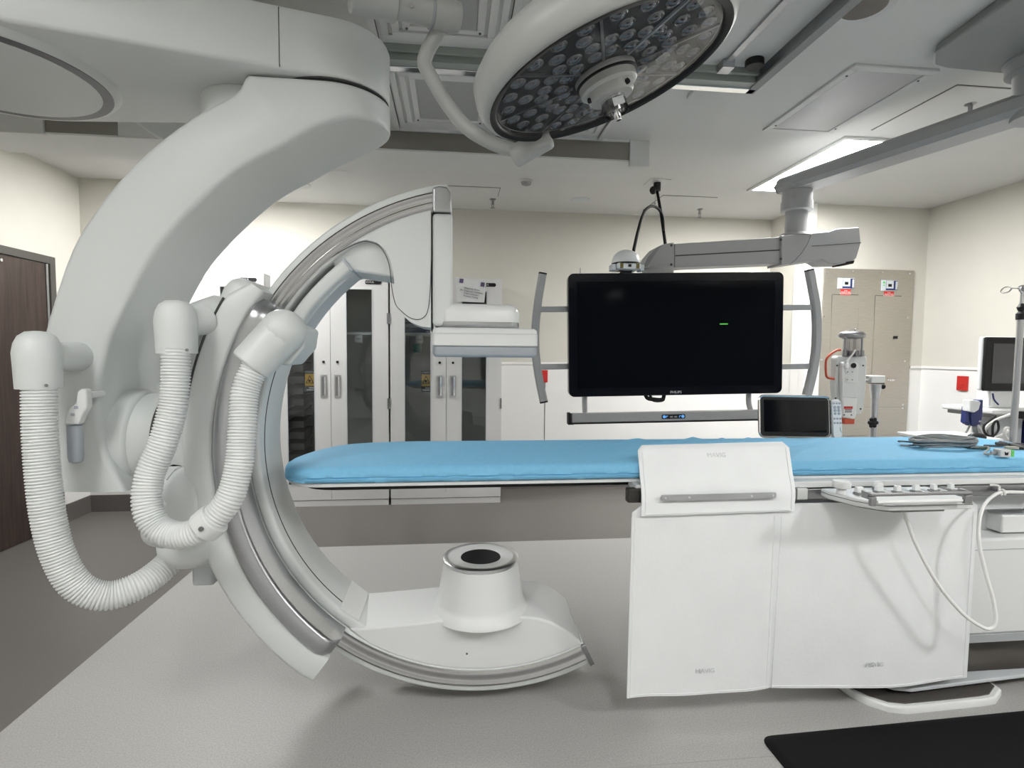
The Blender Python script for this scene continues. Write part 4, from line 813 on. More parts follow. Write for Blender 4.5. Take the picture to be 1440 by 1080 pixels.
def skirt(x0, x1, x0b, x1b, zt, zb, Yt, lab, ph, lx, rl=.035, rr_=.035, slope=.02):
    W = 48; N = 30; prof = []
    for k in range(N+1):
        t = k/N; prof.append((Yt-.012*t, zt+(zb-zt)*t, t))
    def wav(u, t):
        y = .012*t*math.sin(u*5.2+ph)+.004*t*math.sin(u*11+ph*2)
        dz = (slope*u-.010*math.sin(u*PI))*t*t
        e = 0
        if t < .0001:
            pass
        return (y, dz)
    t = thing('lead_skirt', lab, 'lead drape', ((x0+x1)/2, Yt, zb), None)
    b = MB(); rings = []
    for (Y, z, s) in prof:
        d = (zt-z); il = rl-math.sqrt(max(0, rl*rl-(rl-min(rl, d))**2)); ir = rr_-math.sqrt(max(0, rr_*rr_-(rr_-min(rr_, d))**2))
        xa, xb = x0+(x0b-x0)*s+il, x1+(x1b-x1)*s-ir; row = []
        for i in range(W+1):
            u = i/W; w = wav(u, s); row.append(V((xa+(xb-xa)*u, Y+w[0], z+w[1])))
        rings.append(row+[p+V((0, .006, 0)) for p in row[::-1]])
    b.loft(rings); sh = b.build('drape_sheet', VINYL, t, ang=60)
    hem = [r[1] for r in rings[2:]] + rings[-1][1:W] + [r[W-1] for r in rings[2:]][::-1]
    hem = [p+V((0, -.0005, .009 if k > len(rings)-3 and k < len(rings)-3+W else 0)) for k, p in enumerate(hem)]
    b = MB(); b.tube(hem, .0016, 6); b.build('welded_hem', VINYL, t)
    k = int(W*lx); p = rings[-4][k]
    text('MAVIG', .026, EMB, 'embossed_lettering', t, frame((p.x, p.y-.0018, p.z+.02), (1, 0, 0), (0, 0, 1)), ext=.001)
    return t
skirt(.676, 1.262, .670, 1.238, .872, .122, 1.968, 'left white lead skirt hanging below the short flap on the table side', .3, .55)
skirt(1.262, 2.128, 1.242, 2.125, .868, .130, 1.968, 'right white lead skirt hanging behind the control panel', 2.0, .52, .004, .035, -.012)
# ------------------------------------------------------------------ table control panel
KX0, KX1, KY0, KY1, KT = 1.435, 1.885, 1.745, 1.965, .928
CP = thing('table_control_panel', 'white table-side control panel with knobs and levers, clipped on the steel rail', 'control panel', (1.7, 1.85, .88))
bo = [(KX0+.0, KY1), (KX0-.004, KY1-.05), (KX0+.03, KY0+.07), (KX0+.075, KY0+.02), (KX0+.11, KY0), (KX1-.02, KY0), (KX1, KY0+.02), (KX1, KY1)]
b = MB(); b.prism(bo, KT-.030, KT, 'z'); pb = b.build('panel_body', WHITE2, CP, bev=.006, seg=3)
b = MB(); b.prism([(x+(.0006 if x > 1.7 else -.0006), y-(.0006 if y < 1.8 else 0)) for x, y in bo], KT-.013, KT-.011, 'z'); b.build('body_seam', GAP, pb)
b = MB(); b.prism([(x+.04 if x < 1.7 else x-.08, min(y+.03, KY1)) for x, y in bo], KT-.045, KT-.031, 'z'); b.build('underplate', BOOMD, CP, bev=.003)
b = MB(); b.box(KX0+.06, KX1-.04, KY1, 1.982, KT-.04, KT-.006); b.build('rail_clamp', STEELD, CP, bev=.004)
p = atz(1183, 694, KT)
b = MB(); b.lathe([(.018, 0), (.016, .022), (.030, .024), (.032, .028), (.032, .044), (.028, .049), (.002, .050)], (p.x, p.y, KT)); b.build('round_knob', WHITE2, CP)
def lever(x, y, w=.022, h=.022):
    b = MB(); b.box(x-.014, x+.014, y-.016, y+.016, KT, KT+.008); l0 = b.build('lever_base', BOOMD, CP, bev=.003)
    b = MB(); b.loft([[(x-w/2, y-.010, KT+.008), (x+w/2, y-.010, KT+.008), (x+w/2, y+.010, KT+.008), (x-w/2, y+.010, KT+.008)], [(x-w/2, y-.006, KT+.008+h), (x+w/2, y-.006, KT+.008+h), (x+w/2, y+.008, KT+.008+h), (x-w/2, y+.008, KT+.008+h)]]); b.build('lever_grip', WHITE2, l0, bev=.003)
for p_, w in (((1208, 694), .028), ((1236, 692), .028), ((1262, 692), .022), ((1288, 691), .022), ((1313, 690), .018), ((1337, 689), .018)):
    p = atz(*p_, KT+.004); lever(p.x, p.y, w)
p = atz(1234, 689, KT); b = MB(); b.cyl((p.x, p.y, KT), (p.x, p.y, KT+.010), .018, n=20); kn = b.build('joystick_base', BOOMD, CP)
b = MB(); b.ell((p.x, p.y, KT+.022), .020, .016, .014); b.build('joystick_cap', WHITE2, kn)
for i in range(5):
    for j in range(2):
        p = atz(1249+i*25, 689, KT); b = MB(); b.box(p.x-.011, p.x+.011, p.y-.018+j*.022, p.y-.002+j*.022, KT, KT+.003); b.build('key_button', LIGHTG if (i+j) % 3 else WHITE, CP, bev=.0015)
hx0, hx1 = at(1223, 700, 1.715).x, at(1366, 695, 1.715).x; hz = at(1290, 698, 1.715).z
b = MB(); b.box(hx0, hx1, 1.710, 1.722, hz+.003, hz+.014); b.box(hx0, hx0+.022, 1.708, 1.722, hz-.030, hz+.002); b.box(hx1-.03, hx1, 1.708, 1.722, hz-.030, hz+.002)
b.box(hx0, hx0+.014, 1.722, KY0+.012, hz-.01, hz+.016); b.box(hx1-.014, hx1, 1.722, KY0+.012, hz-.01, hz+.016); b.build('steel_handle', STEELD, CP, bev=.003)
b = MB(); b.tube([(hx0+.03, 1.716, hz-.018), (hx1-.035, 1.716, hz-.018)], .006, 10); b.build('handle_bar', CABLEW, CP)
b = MB(); b.tube(crom([at(*p, y) for *p, y in ((1268, 717, 1.83), (1275, 731, 1.83), (1291, 772, 1.83), (1320, 823, 1.83), (1353, 862, 1.82), (1378, 880, 1.81), (1392, 884, 1.81), (1400, 874, 1.81), (1397, 845, 1.82), (1386, 805, 1.84), (1377, 765, 1.86), (1377, 733, 1.88), (1384, 710, 1.91), (1397, 697, 1.95), (1412, 692, 1.968), (1445, 692.5, 1.968), (1480, 693, 1.968))], 10), .0068, 10)
tag(b.build('control_cable', CABLEW), 'white cable looping from the control panel down across the right lead skirt', 'cable')
q = at(1405, 690, 1.97)
b = MB(); b.tube([(q.x-.022, 1.99, .921), (q.x-.004, 1.976, .923), (q.x+.002, 1.972, .918), (q.x+.002, 1.972, .89), (q.x+.006, 1.960, .886)], .0045, 8); b.tube([V((q.x+.012, 1.966, .895))+V((0, math.cos(a)*.011, math.sin(a)*.012)) for a in [k*PI/8-.5 for k in range(12)]], .004, 8); tag(b.build('cable_hook', CABLEW), 'small white hook on the steel rail holding the white cable', 'hook')
# ------------------------------------------------------------------ things on the mattress
def zt(x, y): return ZT+.004
p = atz(1326, 627, ZT+.012)
b = MB(); loops = []; random.seed(3)
for k in range(11):
    rx, ry = .135+random.uniform(-.02, .022), .055+random.uniform(-.014, .012); ox, oy = random.uniform(-.012, .012), random.uniform(-.010, .010); tw = random.uniform(-.12, .12)
    for i in range(24):
        a = 2*PI*i/24; u, w = rx*math.cos(a)*(1-.06*math.sin(a)), ry*math.sin(a)
        loops.append(V((p.x+ox+u*math.cos(tw)-w*math.sin(tw), p.y+oy+u*math.sin(tw)+w*math.cos(tw), ZT+.017+.0034*k+.003*math.sin(a*3+k))))
b.tube(loops, .0042, 7); e = loops[-1]
b.tube(crom([loops[5], p+V((-.15, .02, .0)), p+V((-.19, -.005, .004)), p+V((-.21, .004, .004))], 6), .0042, 7); b.tube(crom([loops[9], p+V((-.13, .05, .012)), p+V((-.17, .06, .014)), p+V((-.14, .09, .006))], 6), .004, 7)
cc_ = atz(1410, 637, ZT+.02)
b.tube(crom([p+V((.10, -.04, .0)), p+V((.16, -.07, .004)), cc_+V((-.08, .005, -.003)), cc_+V((-.03, 0, -.001))], 8), .004, 7)
cw = tag(b.build('cable_coil', CABLEG), 'coiled grey monitoring cable lying on the right part of the blue mattress', 'cable')
t = thing('cable_connector', 'grey plug with a bright green end lying in front of the cable coil', 'connector', (cc_.x, cc_.y, ZT))
Fm = M4.Translation(cc_) @ M4.Rotation(-.12, 4, 'Z')
b = MB(Fm); b.box(-.026, .020, -.02, .02, -.015, .017); b.build('plug_body', LIGHTG, t, bev=.005)
b = MB(Fm); b.box(.020, .033, -.019, .019, -.013, .015); b.build('green_end', GREEN, t, bev=.002)
b = MB(Fm); b.cyl((-.05, 0, 0), (-.026, 0, 0), .005, .008, 12); b.build('strain_relief', CABLEG, t)
b = MB(Fm); b.prism([(-.008, -.006), (.004, -.006), (.006, .008), (-.002, .004), (-.01, .009)], -.0215, -.0200); b.build('plug_mark', BLACK, t)
c2 = atz(1374, 629, ZT+.010)
t = thing('cable_connector', 'flat dark green plug lying right behind the end of the cable coil', 'connector', (c2.x, c2.y, ZT)); Fm = M4.Translation(c2) @ M4.Rotation(-.45, 4, 'Z')
b = MB(Fm); b.box(-.045, .03, -.016, .016, -.006, .006); b.build('plug_body', mat('dark olive plastic', (.09, .11, .08), .5, noise=.05), t, bev=.003)
b = MB(Fm); b.box(.03, .043, -.015, .015, -.005, .005); b.build('plug_end', mat('pale green plastic', (.35, .48, .28), .4, noise=.05), t, bev=.002)
b = MB(); b.tube(crom([atz(*q, ZT+.010) for q in ((1384, 626.5), (1405, 627), (1425, 624), (1445, 626), (1480, 630))], 6), .005, 8); b.tube(crom([atz(*q, ZT+.010) for q in ((1400, 623.5), (1420, 624.5), (1445, 629), (1490, 635))], 6), .007, 8); b.tube(crom([atz(*q, ZT+.010) for q in ((1406, 622), (1425, 626), (1450, 633), (1490, 640))], 6), .007, 8)
tag(b.build('black_cable', mat('black cable rubber', (.03, .032, .035), .5, noise=.1)), 'black cables running off the right end of the mattress', 'cable')
c3 = atz(1424, 630, ZT+.010); t = thing('cable_connector', 'small tan plug at the end of the black cables on the mattress', 'connector', (c3.x, c3.y, ZT)); Fm = M4.Translation(c3) @ M4.Rotation(-.3, 4, 'Z')
b = MB(Fm); b.box(-.03, .02, -.012, .012, -.006, .008); b.build('plug_body', mat('tan plastic', (.40, .36, .29), .5, noise=.05), t, bev=.004)
b = MB(Fm); b.cyl((.02, 0, 0), (.04, 0, 0), .006, n=12); b.build('plug_tip', BLACK, t)
# ------------------------------------------------------------------ touchscreen and remote on the far rail
q0, q1, q2, q3 = at(1069, 557, 2.745), at(1166, 559, 2.745), at(1166, 616, 2.72), at(1069, 612, 2.72)
ce = (q0+q1+q2+q3)/4; FT = frame(ce, q1-q0, q0-q3); w, h = (q1-q0).length/2, (q0-q3).length/2
TS = thing('touchscreen', 'dark touchscreen in a rounded chrome frame standing on the far side of the table', 'touchscreen', (ce.x, ce.y, .9))
b = MB(FT); b.loft([[(x, y, z) for x, y in rrect(-w, w, -h, h, .022)] for z in (-.025, .0)]); b.build('housing', BLACK, TS, bev=.004)
b = MB(FT); P = [V((x, y, .001)) for x, y in rrect(-w-.006, w+.006, -h-.006, h+.006, .027)]; b.tube(P+P[:2], .006, 8); b.build('chrome_frame', CHROME, TS)
b = MB(FT); b.loft([[(x, y, z) for x, y in rrect(-w+.022, w-.016, -h+.022, h-.016, .004)] for z in (-.001, .0012)]); b.build('screen', GLOSSB, TS)
b = MB(); b.box(ce.x-.05, ce.x+.05, ce.y+.0, ce.y+.03, .87, ce.z); b.box(ce.x-.06, ce.x+.06, 2.672, ce.y+.02, .87, .925); b.build('support', BOOMD, TS, bev=.004)
q0, q1, q2, q3 = at(1169, 561.5, 2.74), at(1181, 562, 2.74), at(1187, 617, 2.71), at(1172, 617, 2.71)
ce = (q0+q1+q2+q3)/4; FR = frame(ce, (1, -.05, 0), (q0+q1)-(q2+q3)); h = (q0+q1-q2-q3).length/4
RC = thing('remote_control', 'slim white remote control clipped beside the touchscreen', 'remote control', ce)
w = .027
b = MB(FR); b.loft([[(x, y, z) for x, y in rrect(-w, w, -h, h, .022)] for z in (-.02, .002)]); rb = b.build('remote_body', WHITE2, RC, bev=.006, seg=3)
for r, (yy, n, s) in enumerate(((.80, 3, .0055), (.60, 2, .009), (.44, 2, .009), (.28, 2, .008), (.02, 3, .006), (-.20, 3, .006))):
    for i in range(n):
        x = (i-(n-1)/2)*(.016 if n == 3 else .022); b = MB(FR); b.lathe([(s, 0), (s*.9, .003), (.0005, .0035)], (x, h*yy, .002), n=14); b.build('button', GREYP, RC)
b = MB(FR); b.tube([(.012, -h*.42, .004), (.012, -h*.58, .004), (.022, -h*.68, .004)], .0012, 6); b.build('clip_line', GREYP, RC)
b = MB(FR); b.box(-.027, -.005, -h*.6, h*.2, -.035, -.021); b.build('holder', LIGHTG, RC, bev=.003)
# ------------------------------------------------------------------ contrast injector on its pole
IY = 3.62
IJ = thing('contrast_injector', 'white contrast injector with clear syringe and red handle on a steel pole', 'injector', (at(1225, 560, IY).x, IY+.05, 0))
b = MB(); b.prism(px([(1173, 503), (1176, 500), (1214, 500), (1217, 503), (1215, 545), (1212, 575), (1208, 583), (1200, 584), (1174, 570), (1171, 540)], IY), IY-.02, IY+.04); ib = b.build('injector_body', WHITE, IJ, bev=.012, seg=3)
b = MB(); b.prism(px([(1183, 511), (1186, 509), (1204, 509), (1208, 512), (1204, 586), (1201, 590), (1185, 587), (1184, 560)], IY-.05), IY-.055, IY-.018); fc = b.build('front_cover', WHITE2, IJ, bev=.012, seg=3)
b = MB(); b.prism(px([(1184, 538), (1206, 539), (1205, 560), (1184, 558)], IY-.06), IY-.064, IY-.055); b.build('cover_step', WHITE, fc, bev=.004)
for y_ in (523, 534):
    b = MB(); c = at(1194.5, y_, IY-.057); b.loft([[(c.x+u, yy, c.z+w_) for u, w_ in rrect(-.030, .030, -.016, .016, .0155)] for yy in (IY-.062, IY-.055)]); so = b.build('socket', WHITE2, IJ, bev=.002)
    for sx in (-.018, .018): b = MB(); b.cyl((c.x+sx, IY-.063, c.z), (c.x+sx, IY-.0615, c.z), .004, n=10); b.build('socket_hole', GAP, so)
c = at(1200, 514, IY-.057); b = MB(); b.cyl((c.x, IY-.064, c.z), (c.x, IY-.055, c.z), .018, n=24); b.build('black_port', BLACK, IJ)
for p_ in ((1177, 514), (1213.5, 514), (1210, 575), (1175, 560)):
    c = at(*p_, IY-.02); b = MB(); b.cyl((c.x, IY-.024, c.z), (c.x, IY-.018, c.z), .006, n=10); b.build('screw', GAP, ib)
for p_ in ((1187, 583.5), (1197, 583.5)):
    c = at(*p_, IY-.055); b = MB(); b.cyl((c.x, IY-.058, c.z), (c.x, IY-.053, c.z), .005, n=10); b.build('screw', GAP, fc)
a, c = at(1187, 571.5, IY-.056), at(1199, 575, IY-.056)
b = MB(); b.box(a.x, c.x, IY-.057, IY-.054, c.z, a.z); lb = b.build('red_label', RED, fc)
q = at(1193, 578, IY-.056); b = MB(FRONT(q.x, IY-.0552, q.z)); b.box(-.026, .026, .004, .011, 0, .001); b.box(-.026, .026, -.009, -.002, 0, .001); b.build('small_print', INK, fc)
a, c = at(1185, 590, IY-.02), at(1199, 596, IY-.02); b = MB(); b.box(a.x, c.x, IY-.04, IY+.03, c.z, a.z+.01); b.build('red_foot', ORANGE, IJ, bev=.004)
b = MB(); b.tube(crom([at(*p_, IY-.03) for p_ in ((1182, 492), (1176, 493), (1166, 500), (1161.5, 508), (1161.5, 525), (1164, 531), (1173, 533))], 6), .008, 10); b.build('red_handle', ORANGE, IJ)
c0_, c1_ = at(1197, 500, IY), at(1198, 474, IY)
b = MB(); b.cyl((c0_.x, IY, c0_.z-.01), (c1_.x, IY, c1_.z), .058, n=28); b.build('syringe', glassy('syringe plastic', (.72, .72, .76), .18), IJ)
b = MB(); b.cyl((c0_.x, IY, c0_.z), (c0_.x, IY, c0_.z+.035), .052, n=24); b.build('plunger', mat('violet plunger', (.16, .12, .18), .3, noise=.05), IJ)
for sx in (-.065, .065): b = MB(); b.cyl((c0_.x+sx, IY-.02, c0_.z), (c1_.x+sx*.95, IY-.02, c1_.z+.01), .008, n=10); b.build('side_rod', STEELD, IJ)
for sx in (-.066, .066): b = MB(); b.cyl((c0_.x+sx, IY-.02, c0_.z-.004), (c0_.x+sx, IY-.02, c0_.z+.04), .016, n=12); b.build('rod_foot', STEELD, IJ)
b = MB(); zc = c1_.z
b.loft([[(c1_.x+rx*math.cos(a_), IY+ry*math.sin(a_)-.0, zc+z_) for a_ in [2*PI*i/32 for i in range(32)]] for rx, ry, z_ in ((.05, .05, -.012), (.088, .072, -.002), (.094, .076, .012), (.090, .072, .026), (.07, .06, .038), (.05, .045, .04))]); hdp = b.build('clamp_head', STEELD, IJ, ang=60)
b = MB(); b.box(c1_.x-.018, c1_.x+.018, IY-.05, IY+.03, zc+.03, zc+.058); b.build('head_latch', CHROME, hdp, bev=.005)
b = MB(); b.tube(crom([at(*p_, IY-.068) for p_ in ((1203, 492), (1199, 498), (1193, 506), (1191, 511))], 6), .006, 8); pl = b.build('power_lead', CABLEW, IJ)
c = at(1191, 514.5, IY-.066); b = MB(); b.lathe([(.012, -.016), (.016, -.01), (.013, .012), (.007, .02)], c, n=14); b.build('lead_plug', CABLEW, pl)
a = at(1217, 533, IY+.05); c = at(1240, 533, IY+.05)
b = MB(); b.cyl((a.x-.02, IY+.05, a.z), (a.x+.04, IY+.05, a.z), .022, n=20); b.build('pivot', CHROME, IJ)
b = MB(); b.box(a.x+.02, c.x, IY+.015, IY+.085, a.z-.028, a.z+.026); b.build('pole_head', WHITE2, IJ, bev=.006)
pxx = at(1230.5, 560, IY+.05).x
b = MB(); b.box(pxx-.042, pxx+.045, IY+.02, IY+.08, a.z-.034, a.z-.027); b.build('head_gasket', BLACK, IJ)
z540, z556, z596 = at(1230, 541, IY).z, at(1230, 557, IY).z, at(1225, 594, IY).z
b = MB(); b.lathe([(.036, z540), (.036, z540-.03), (.026, z556), (.026, z556-.02), (.0225, z556-.024), (.0225, .09)], (pxx, IY+.05, 0), n=24); b.build('steel_pole', STEEL, IJ)
c = at(1241, 544, IY+.03); b = MB(); b.cyl((pxx, IY+.05, c.z), (pxx+.06, IY+.05, c.z), .012, n=14); b.ell((pxx+.06, IY+.05, c.z), .016, .018, .018); b.build('clamp_knob', BLACK, IJ)
b = MB(); b.cyl((pxx-.01, IY+.03, z596), (pxx-.05, IY-.01, z596), .012, n=14); hub_ = V((pxx-.06, IY-.01, z596))
for k in range(6): b.ell(hub_+V((.026*math.cos(k*PI/3), -.004, .026*math.sin(k*PI/3))), .015, .012, .015, 12, 8)
b.ell(hub_, .028, .016, .028); b.build('star_knob', BLACK, IJ)
b = MB(); b.box(pxx-.03, pxx+.03, IY+.02, IY+.08, z596-.018, z596+.018); b.build('collar', STEEL, IJ, bev=.004)
for k in range(5):
    a_ = 2*PI*k/5; b = MB(); e = V((pxx+.27*math.cos(a_), IY+.05+.27*math.sin(a_), .075)); b.cyl((pxx, IY+.05, .10), e, .022, .016, 12); lg = b.build('leg', STEELD, IJ)
    b = MB(); b.cyl(e+V((-.012, 0, -.045)), e+V((.012, 0, -.045)), .03, n=20); b.build('caster', BLACK, lg)
# ------------------------------------------------------------------ stainless wall panel
YBS = YBR-.002
EP = thing('electrical_panel', 'tall stainless steel panel with two doors on the wall right of the monitor', 'electrical panel', (4.085, YBR, 1.47))
PX0, PX1, PZ0, PZ1 = 3.605, 4.57, .645, 2.296
b = MB(); b.box(PX0, PX1, YBS-.012, YBS, PZ0, PZ1); b.build('panel_plate', SS, EP, bev=.002)
for p_ in [(1163, 383), (1199, 382), (1241, 383), (1279, 385), (1158, 444), (1276, 447), (1155, 506), (1272, 508), (1269, 569), (1269, 574)]:
    q = at(*p_, YBS-.012); b = MB(); b.cyl((q.x, YBS-.016, q.z), (q.x, YBS-.011, q.z), .011, n=12); b.build('panel_screw', CHROME, EP)
def line(a, c, w=.010, m=GAP, nm='door_gap'):
    a, c = at(*a, YBS-.0125), at(*c, YBS-.0125); d = (c-a).normalized(); n_ = V((-d.z, 0, d.x))*w/2
    b = MB(); b.loft([[p+V((0, yy, 0)) for p in (a+n_, c+n_, c-n_, a-n_)] for yy in (0, .0012)]); b.build(nm, m, EP, smooth=False)
for x0_, x1_, y0_, y1_, xb0, xb1 in ((1170.5, 1208, 414.5, 531, 1167.5, 1204), (1231, 1268.5, 416, 531.5, 1227, 1262)):
    a, c = at(x0_, y0_, YBS-.013), at(xb1, y1_, YBS-.013)
    b = MB(); b.box(a.x, at(x1_, y0_, YBS-.013).x, YBS-.0155, YBS-.0125, c.z, a.z); dr = b.build('panel_door', SS, EP, smooth=False)
    line((x0_, y0_), (x1_-1, y0_+.6)); line((x0_, y0_), (xb0, y1_))
    line((x1_, y0_), (xb1, y1_), .003, STEELD); line((xb0, y1_), (xb1, y1_), .003, STEELD)
line((1160, 572), (1271, 572.5), .004, STEELD, 'panel_seam')
q = at(1259, 474.5, YBS-.016); b = MB(); b.box(q.x-.022, q.x+.022, YBS-.024, YBS-.015, q.z-.014, q.z+.014); b.build('latch', BLACK, EP, bev=.003)
q = at(1254, 534.5, YBS-.016); b = MB(); b.ell((q.x, YBS-.016, q.z), .04, .008, .014); b.build('pull_cup', CHROME, EP)
for k, (mx, my) in enumerate(((1189.5, 398.5), (1250.5, 401.5))):
    q = at(mx, my, YBS-.014); b = MB(); b.box(q.x-.088, q.x+.088, YBS-.020, YBS-.012, q.z-.052, q.z+.052); ds = b.build('isolation_display', mat('display plate %d' % k, (.55, .60, .64), .4, noise=.03), EP, bev=.002)
    b = MB(); b.box(q.x-.04, q.x+.083, YBS-.0215, YBS-.0201, q.z-.047, q.z+.047); b.build('display_field', NAVY, ds)
    b = MB(); b.box(q.x-.038, q.x+.04, YBS-.0225, YBS-.0216, q.z-.03, q.z+.046); b.box(q.x+.062, q.x+.08, YBS-.0225, YBS-.0216, q.z-.04, q.z+.04); b.build('display_face', LIGHTG, ds)
    b = MB(); b.box(q.x-.018, q.x+.02, YBS-.0235, YBS-.0226, q.z-.014, q.z+.014); b.build('readout', BLACK, ds)
    b = MB(); b.cyl((q.x-.062, YBS-.022, q.z+.028), (q.x-.062, YBS-.020, q.z+.028), .011, n=14); b.cyl((q.x-.062, YBS-.022, q.z), (q.x-.062, YBS-.020, q.z), .007, n=14); b.build('indicator', GREEN if k else PAPER, ds)
    q = at(mx-.5, my+12.5, YBS-.013); b = MB(); b.box(q.x-.053, q.x+.053, YBS-.0145, YBS-.0119, q.z-.030, q.z+.030); lb = b.build('red_label', RED, EP)
    text('THIS\nPANEL IS FED\nFROM ISOLATED', .0165, PAPER, 'lettering', lb, FRONT(q.x, YBS-.0147, q.z), line=.85)
# ------------------------------------------------------------------ patient monitor cart at the right edge
MY = 3.4
PMX0, PMZ0, PMZ1 = at(1381, 548, MY).x, at(1400, 549, MY).z, at(1400, 474, MY).z
PM = thing('patient_monitor', 'patient monitor with grey standby screen on the cart at the right edge', 'patient monitor', (PMX0+.25, MY+.06, PMZ0-.12))
b = MB(); b.box(PMX0-.005, PMX0+.50, MY+.012, MY+.045, PMZ0-.003, PMZ1+.004); b.build('white_back', WHITE2, PM, bev=.014, seg=3)
b = MB(); b.box(PMX0+.004, PMX0+.502, MY-.008, MY+.014, PMZ0-.004, PMZ1); b.build('black_bezel', BLACK, PM, bev=.008)
b = MB(); b.box(PMX0+.06, PMX0+.45, MY-.010, MY-.007, PMZ0+.05, PMZ1-.045); b.build('screen', SCRG, PM)
b = MB(); b.box(PMX0+.085, PMX0+.30, MY+.02, MY+.12, PMZ0-.125, PMZ0); b.build('stand_neck', WHITE2, PM, bev=.008)
CZT = PMZ0-.125; cx0 = at(1384, 566, MY).x
CT = thing('equipment_cart', 'white monitor cart with a grey column at the right edge, behind the table', 'cart', (cx0+.35, MY+.1, 0))
b = MB(); b.box(cx0-.015, cx0+.75, MY-.08, MY+.32, CZT-.035, CZT); b.build('cart_top', WHITE2, CT, bev=.012, seg=3)
b = MB(); b.box(cx0+.02, cx0+.73, MY-.06, MY+.30, CZT-.062, CZT-.036); b.build('under_rim', BOOMD, CT, bev=.004)
b = MB(); b.box(cx0+.14, cx0+.36, MY+.04, MY+.22, .12, CZT-.063); b.build('column', LIGHTG, CT, bev=.01)
b = MB(); b.box(cx0+.16, cx0+.75, MY-.14, MY-.02, CZT-.06, CZT-.012); b.build('black_keyboard_shelf', BLACK, CT, bev=.004)
b = MB(); b.box(cx0+.38, cx0+.74, MY-.06, MY+.24, CZT-.26, CZT-.10); b.build('navy_drawer', NAVY, CT, bev=.006)
b = MB(); b.box(cx0+.0, cx0+.65, MY-.10, MY+.32, .07, .12); b.build('cart_base', LIGHTG, CT, bev=.01)
for dx in (.05, .60):
    for dy in (-.06, .28): b = MB(); b.cyl((cx0+dx, MY+dy-.012, .035), (cx0+dx, MY+dy+.012, .035), .035, n=20); b.build('caster', BLACK, CT)
# blue scanner holder on the cart edge
q = at(1370, 580, MY-.10); hz0, hz1 = at(1370, 600, MY-.1).z, at(1370, 563, MY-.1).z
t = thing('scanner_holder', 'navy holder with a white handheld scanner at the left edge of the monitor cart', 'holder', (q.x, MY-.1, hz0))
b = MB(); b.prism(px([(1364, 570), (1372, 566), (1376, 562), (1380, 562), (1379, 585), (1376, 600), (1364, 599), (1363, 585)], MY-.1), MY-.115, MY-.06); b.build('holder_body', NAVY, t, bev=.006)
b = MB(); b.prism(px([(1358, 571), (1360, 571), (1361, 590), (1364, 597), (1360, 597), (1356, 594)], MY-.1), MY-.11, MY-.07); b.build('holder_clip', NAVY, t, bev=.003)
b = MB(); b.prism(px([(1361, 562), (1371, 563), (1376, 565), (1373, 576), (1367, 580), (1360, 578)], MY-.12), MY-.14, MY-.08); b.build('scanner', WHITE2, t, bev=.008)
def cab(pts, r, m, lab, nm='hanging_cable'):
    b = MB(); b.tube(crom([at(*p_[:2], p_[2] if len(p_) > 2 else MY-.11-.022*len([o for o in COL.objects if o.name.startswith('hanging_cable')])) for p_ in pts], 7), r, 8); tag(b.build(nm, m), lab, 'cable')
cab(((1364, 598), (1361, 604), (1357, 611), (1354, 622)), .006, CABLEG, 'thin grey cable hanging from the left corner of the navy holder')
cab(((1370, 600), (1372, 608), (1374, 618), (1374, 640)), .013, CABLEG, 'thick grey cable hanging below the middle of the navy holder')
cab(((1376, 598), (1381, 605), (1384, 616), (1384, 640)), .008, CABLEW, 'pale cable hanging beside the thick grey one below the navy holder')
cab(((1378, 592), (1386, 600), (1389, 612), (1390, 640)), .007, CABLEG, 'grey cable hanging from the right side of the navy holder')
cab(((1420, 583), (1402, 590), (1388, 600), (1385, 610), (1392, 617), (1408, 612), (1425, 600)), .009, CABLEW, 'white cable looping under the cart top')
cab(((1424, 604), (1415, 602), (1413, 612), (1422, 622), (1430, 628)), .009, CABLEW, 'white cable dropping from the cart column to the mattress edge')
cab(((1400, 585), (1384, 598), (1386, 610), (1396, 613), (1404, 604), (1402, 592), (1396, 600), (1397, 625)), .007, BLACK, 'black cable tangled behind the white cable loop')
cab(((1396, 553), (1398, 562), (1404, 569)), .005, NAVY, 'short dark blue lead hanging under the patient monitor')
# IV pole
IVY = 3.1; a, c = at(1435.5, 440, IVY), at(1424.5, 622, IVY)
IP = thing('iv_pole', 'steel IV pole with looped hooks at the right edge, in front of the patient monitor', 'IV pole', (c.x, IVY, 0))
pxv = (a.x+c.x)/2
b = MB(); b.cyl((pxv, IVY, .06), (pxv, IVY, at(1434, 446, IVY).z), .0185, n=20); b.build('pole', STEEL, IP)
b = MB(); z1_, z2_ = at(1435, 447, IVY).z, at(1436, 405, IVY).z; b.cyl((pxv, IVY, z1_-.01), (pxv, IVY, z2_), .010, n=14); b.build('inner_pole', STEEL, IP)
b = MB(); b.lathe([(.024, z1_-.012), (.026, z1_), (.026, z1_+.026), (.020, z1_+.032), (.014, z1_+.040), (.022, z1_+.058), (.024, z1_+.066), (.016, z1_+.078), (.011, z1_+.09)], (pxv, IVY, 0), n=20); b.build('height_lock', BLACK, IP)
z_ = z2_
b = MB(); b.tube(crom([(pxv, IVY, z_), (pxv-.045, IVY-.005, z_-.003), (pxv-.085, IVY-.01, z_-.002), (pxv-.115, IVY-.012, z_+.004), (pxv-.15, IVY-.014, z_-.006), (pxv-.165, IVY-.014, z_-.026), (pxv-.145, IVY-.014, z_-.036), (pxv-.11, IVY-.012, z_-.028), (pxv-.085, IVY-.01, z_-.004)], 8), .004, 8); b.build('wire_hook', CHROME, IP)
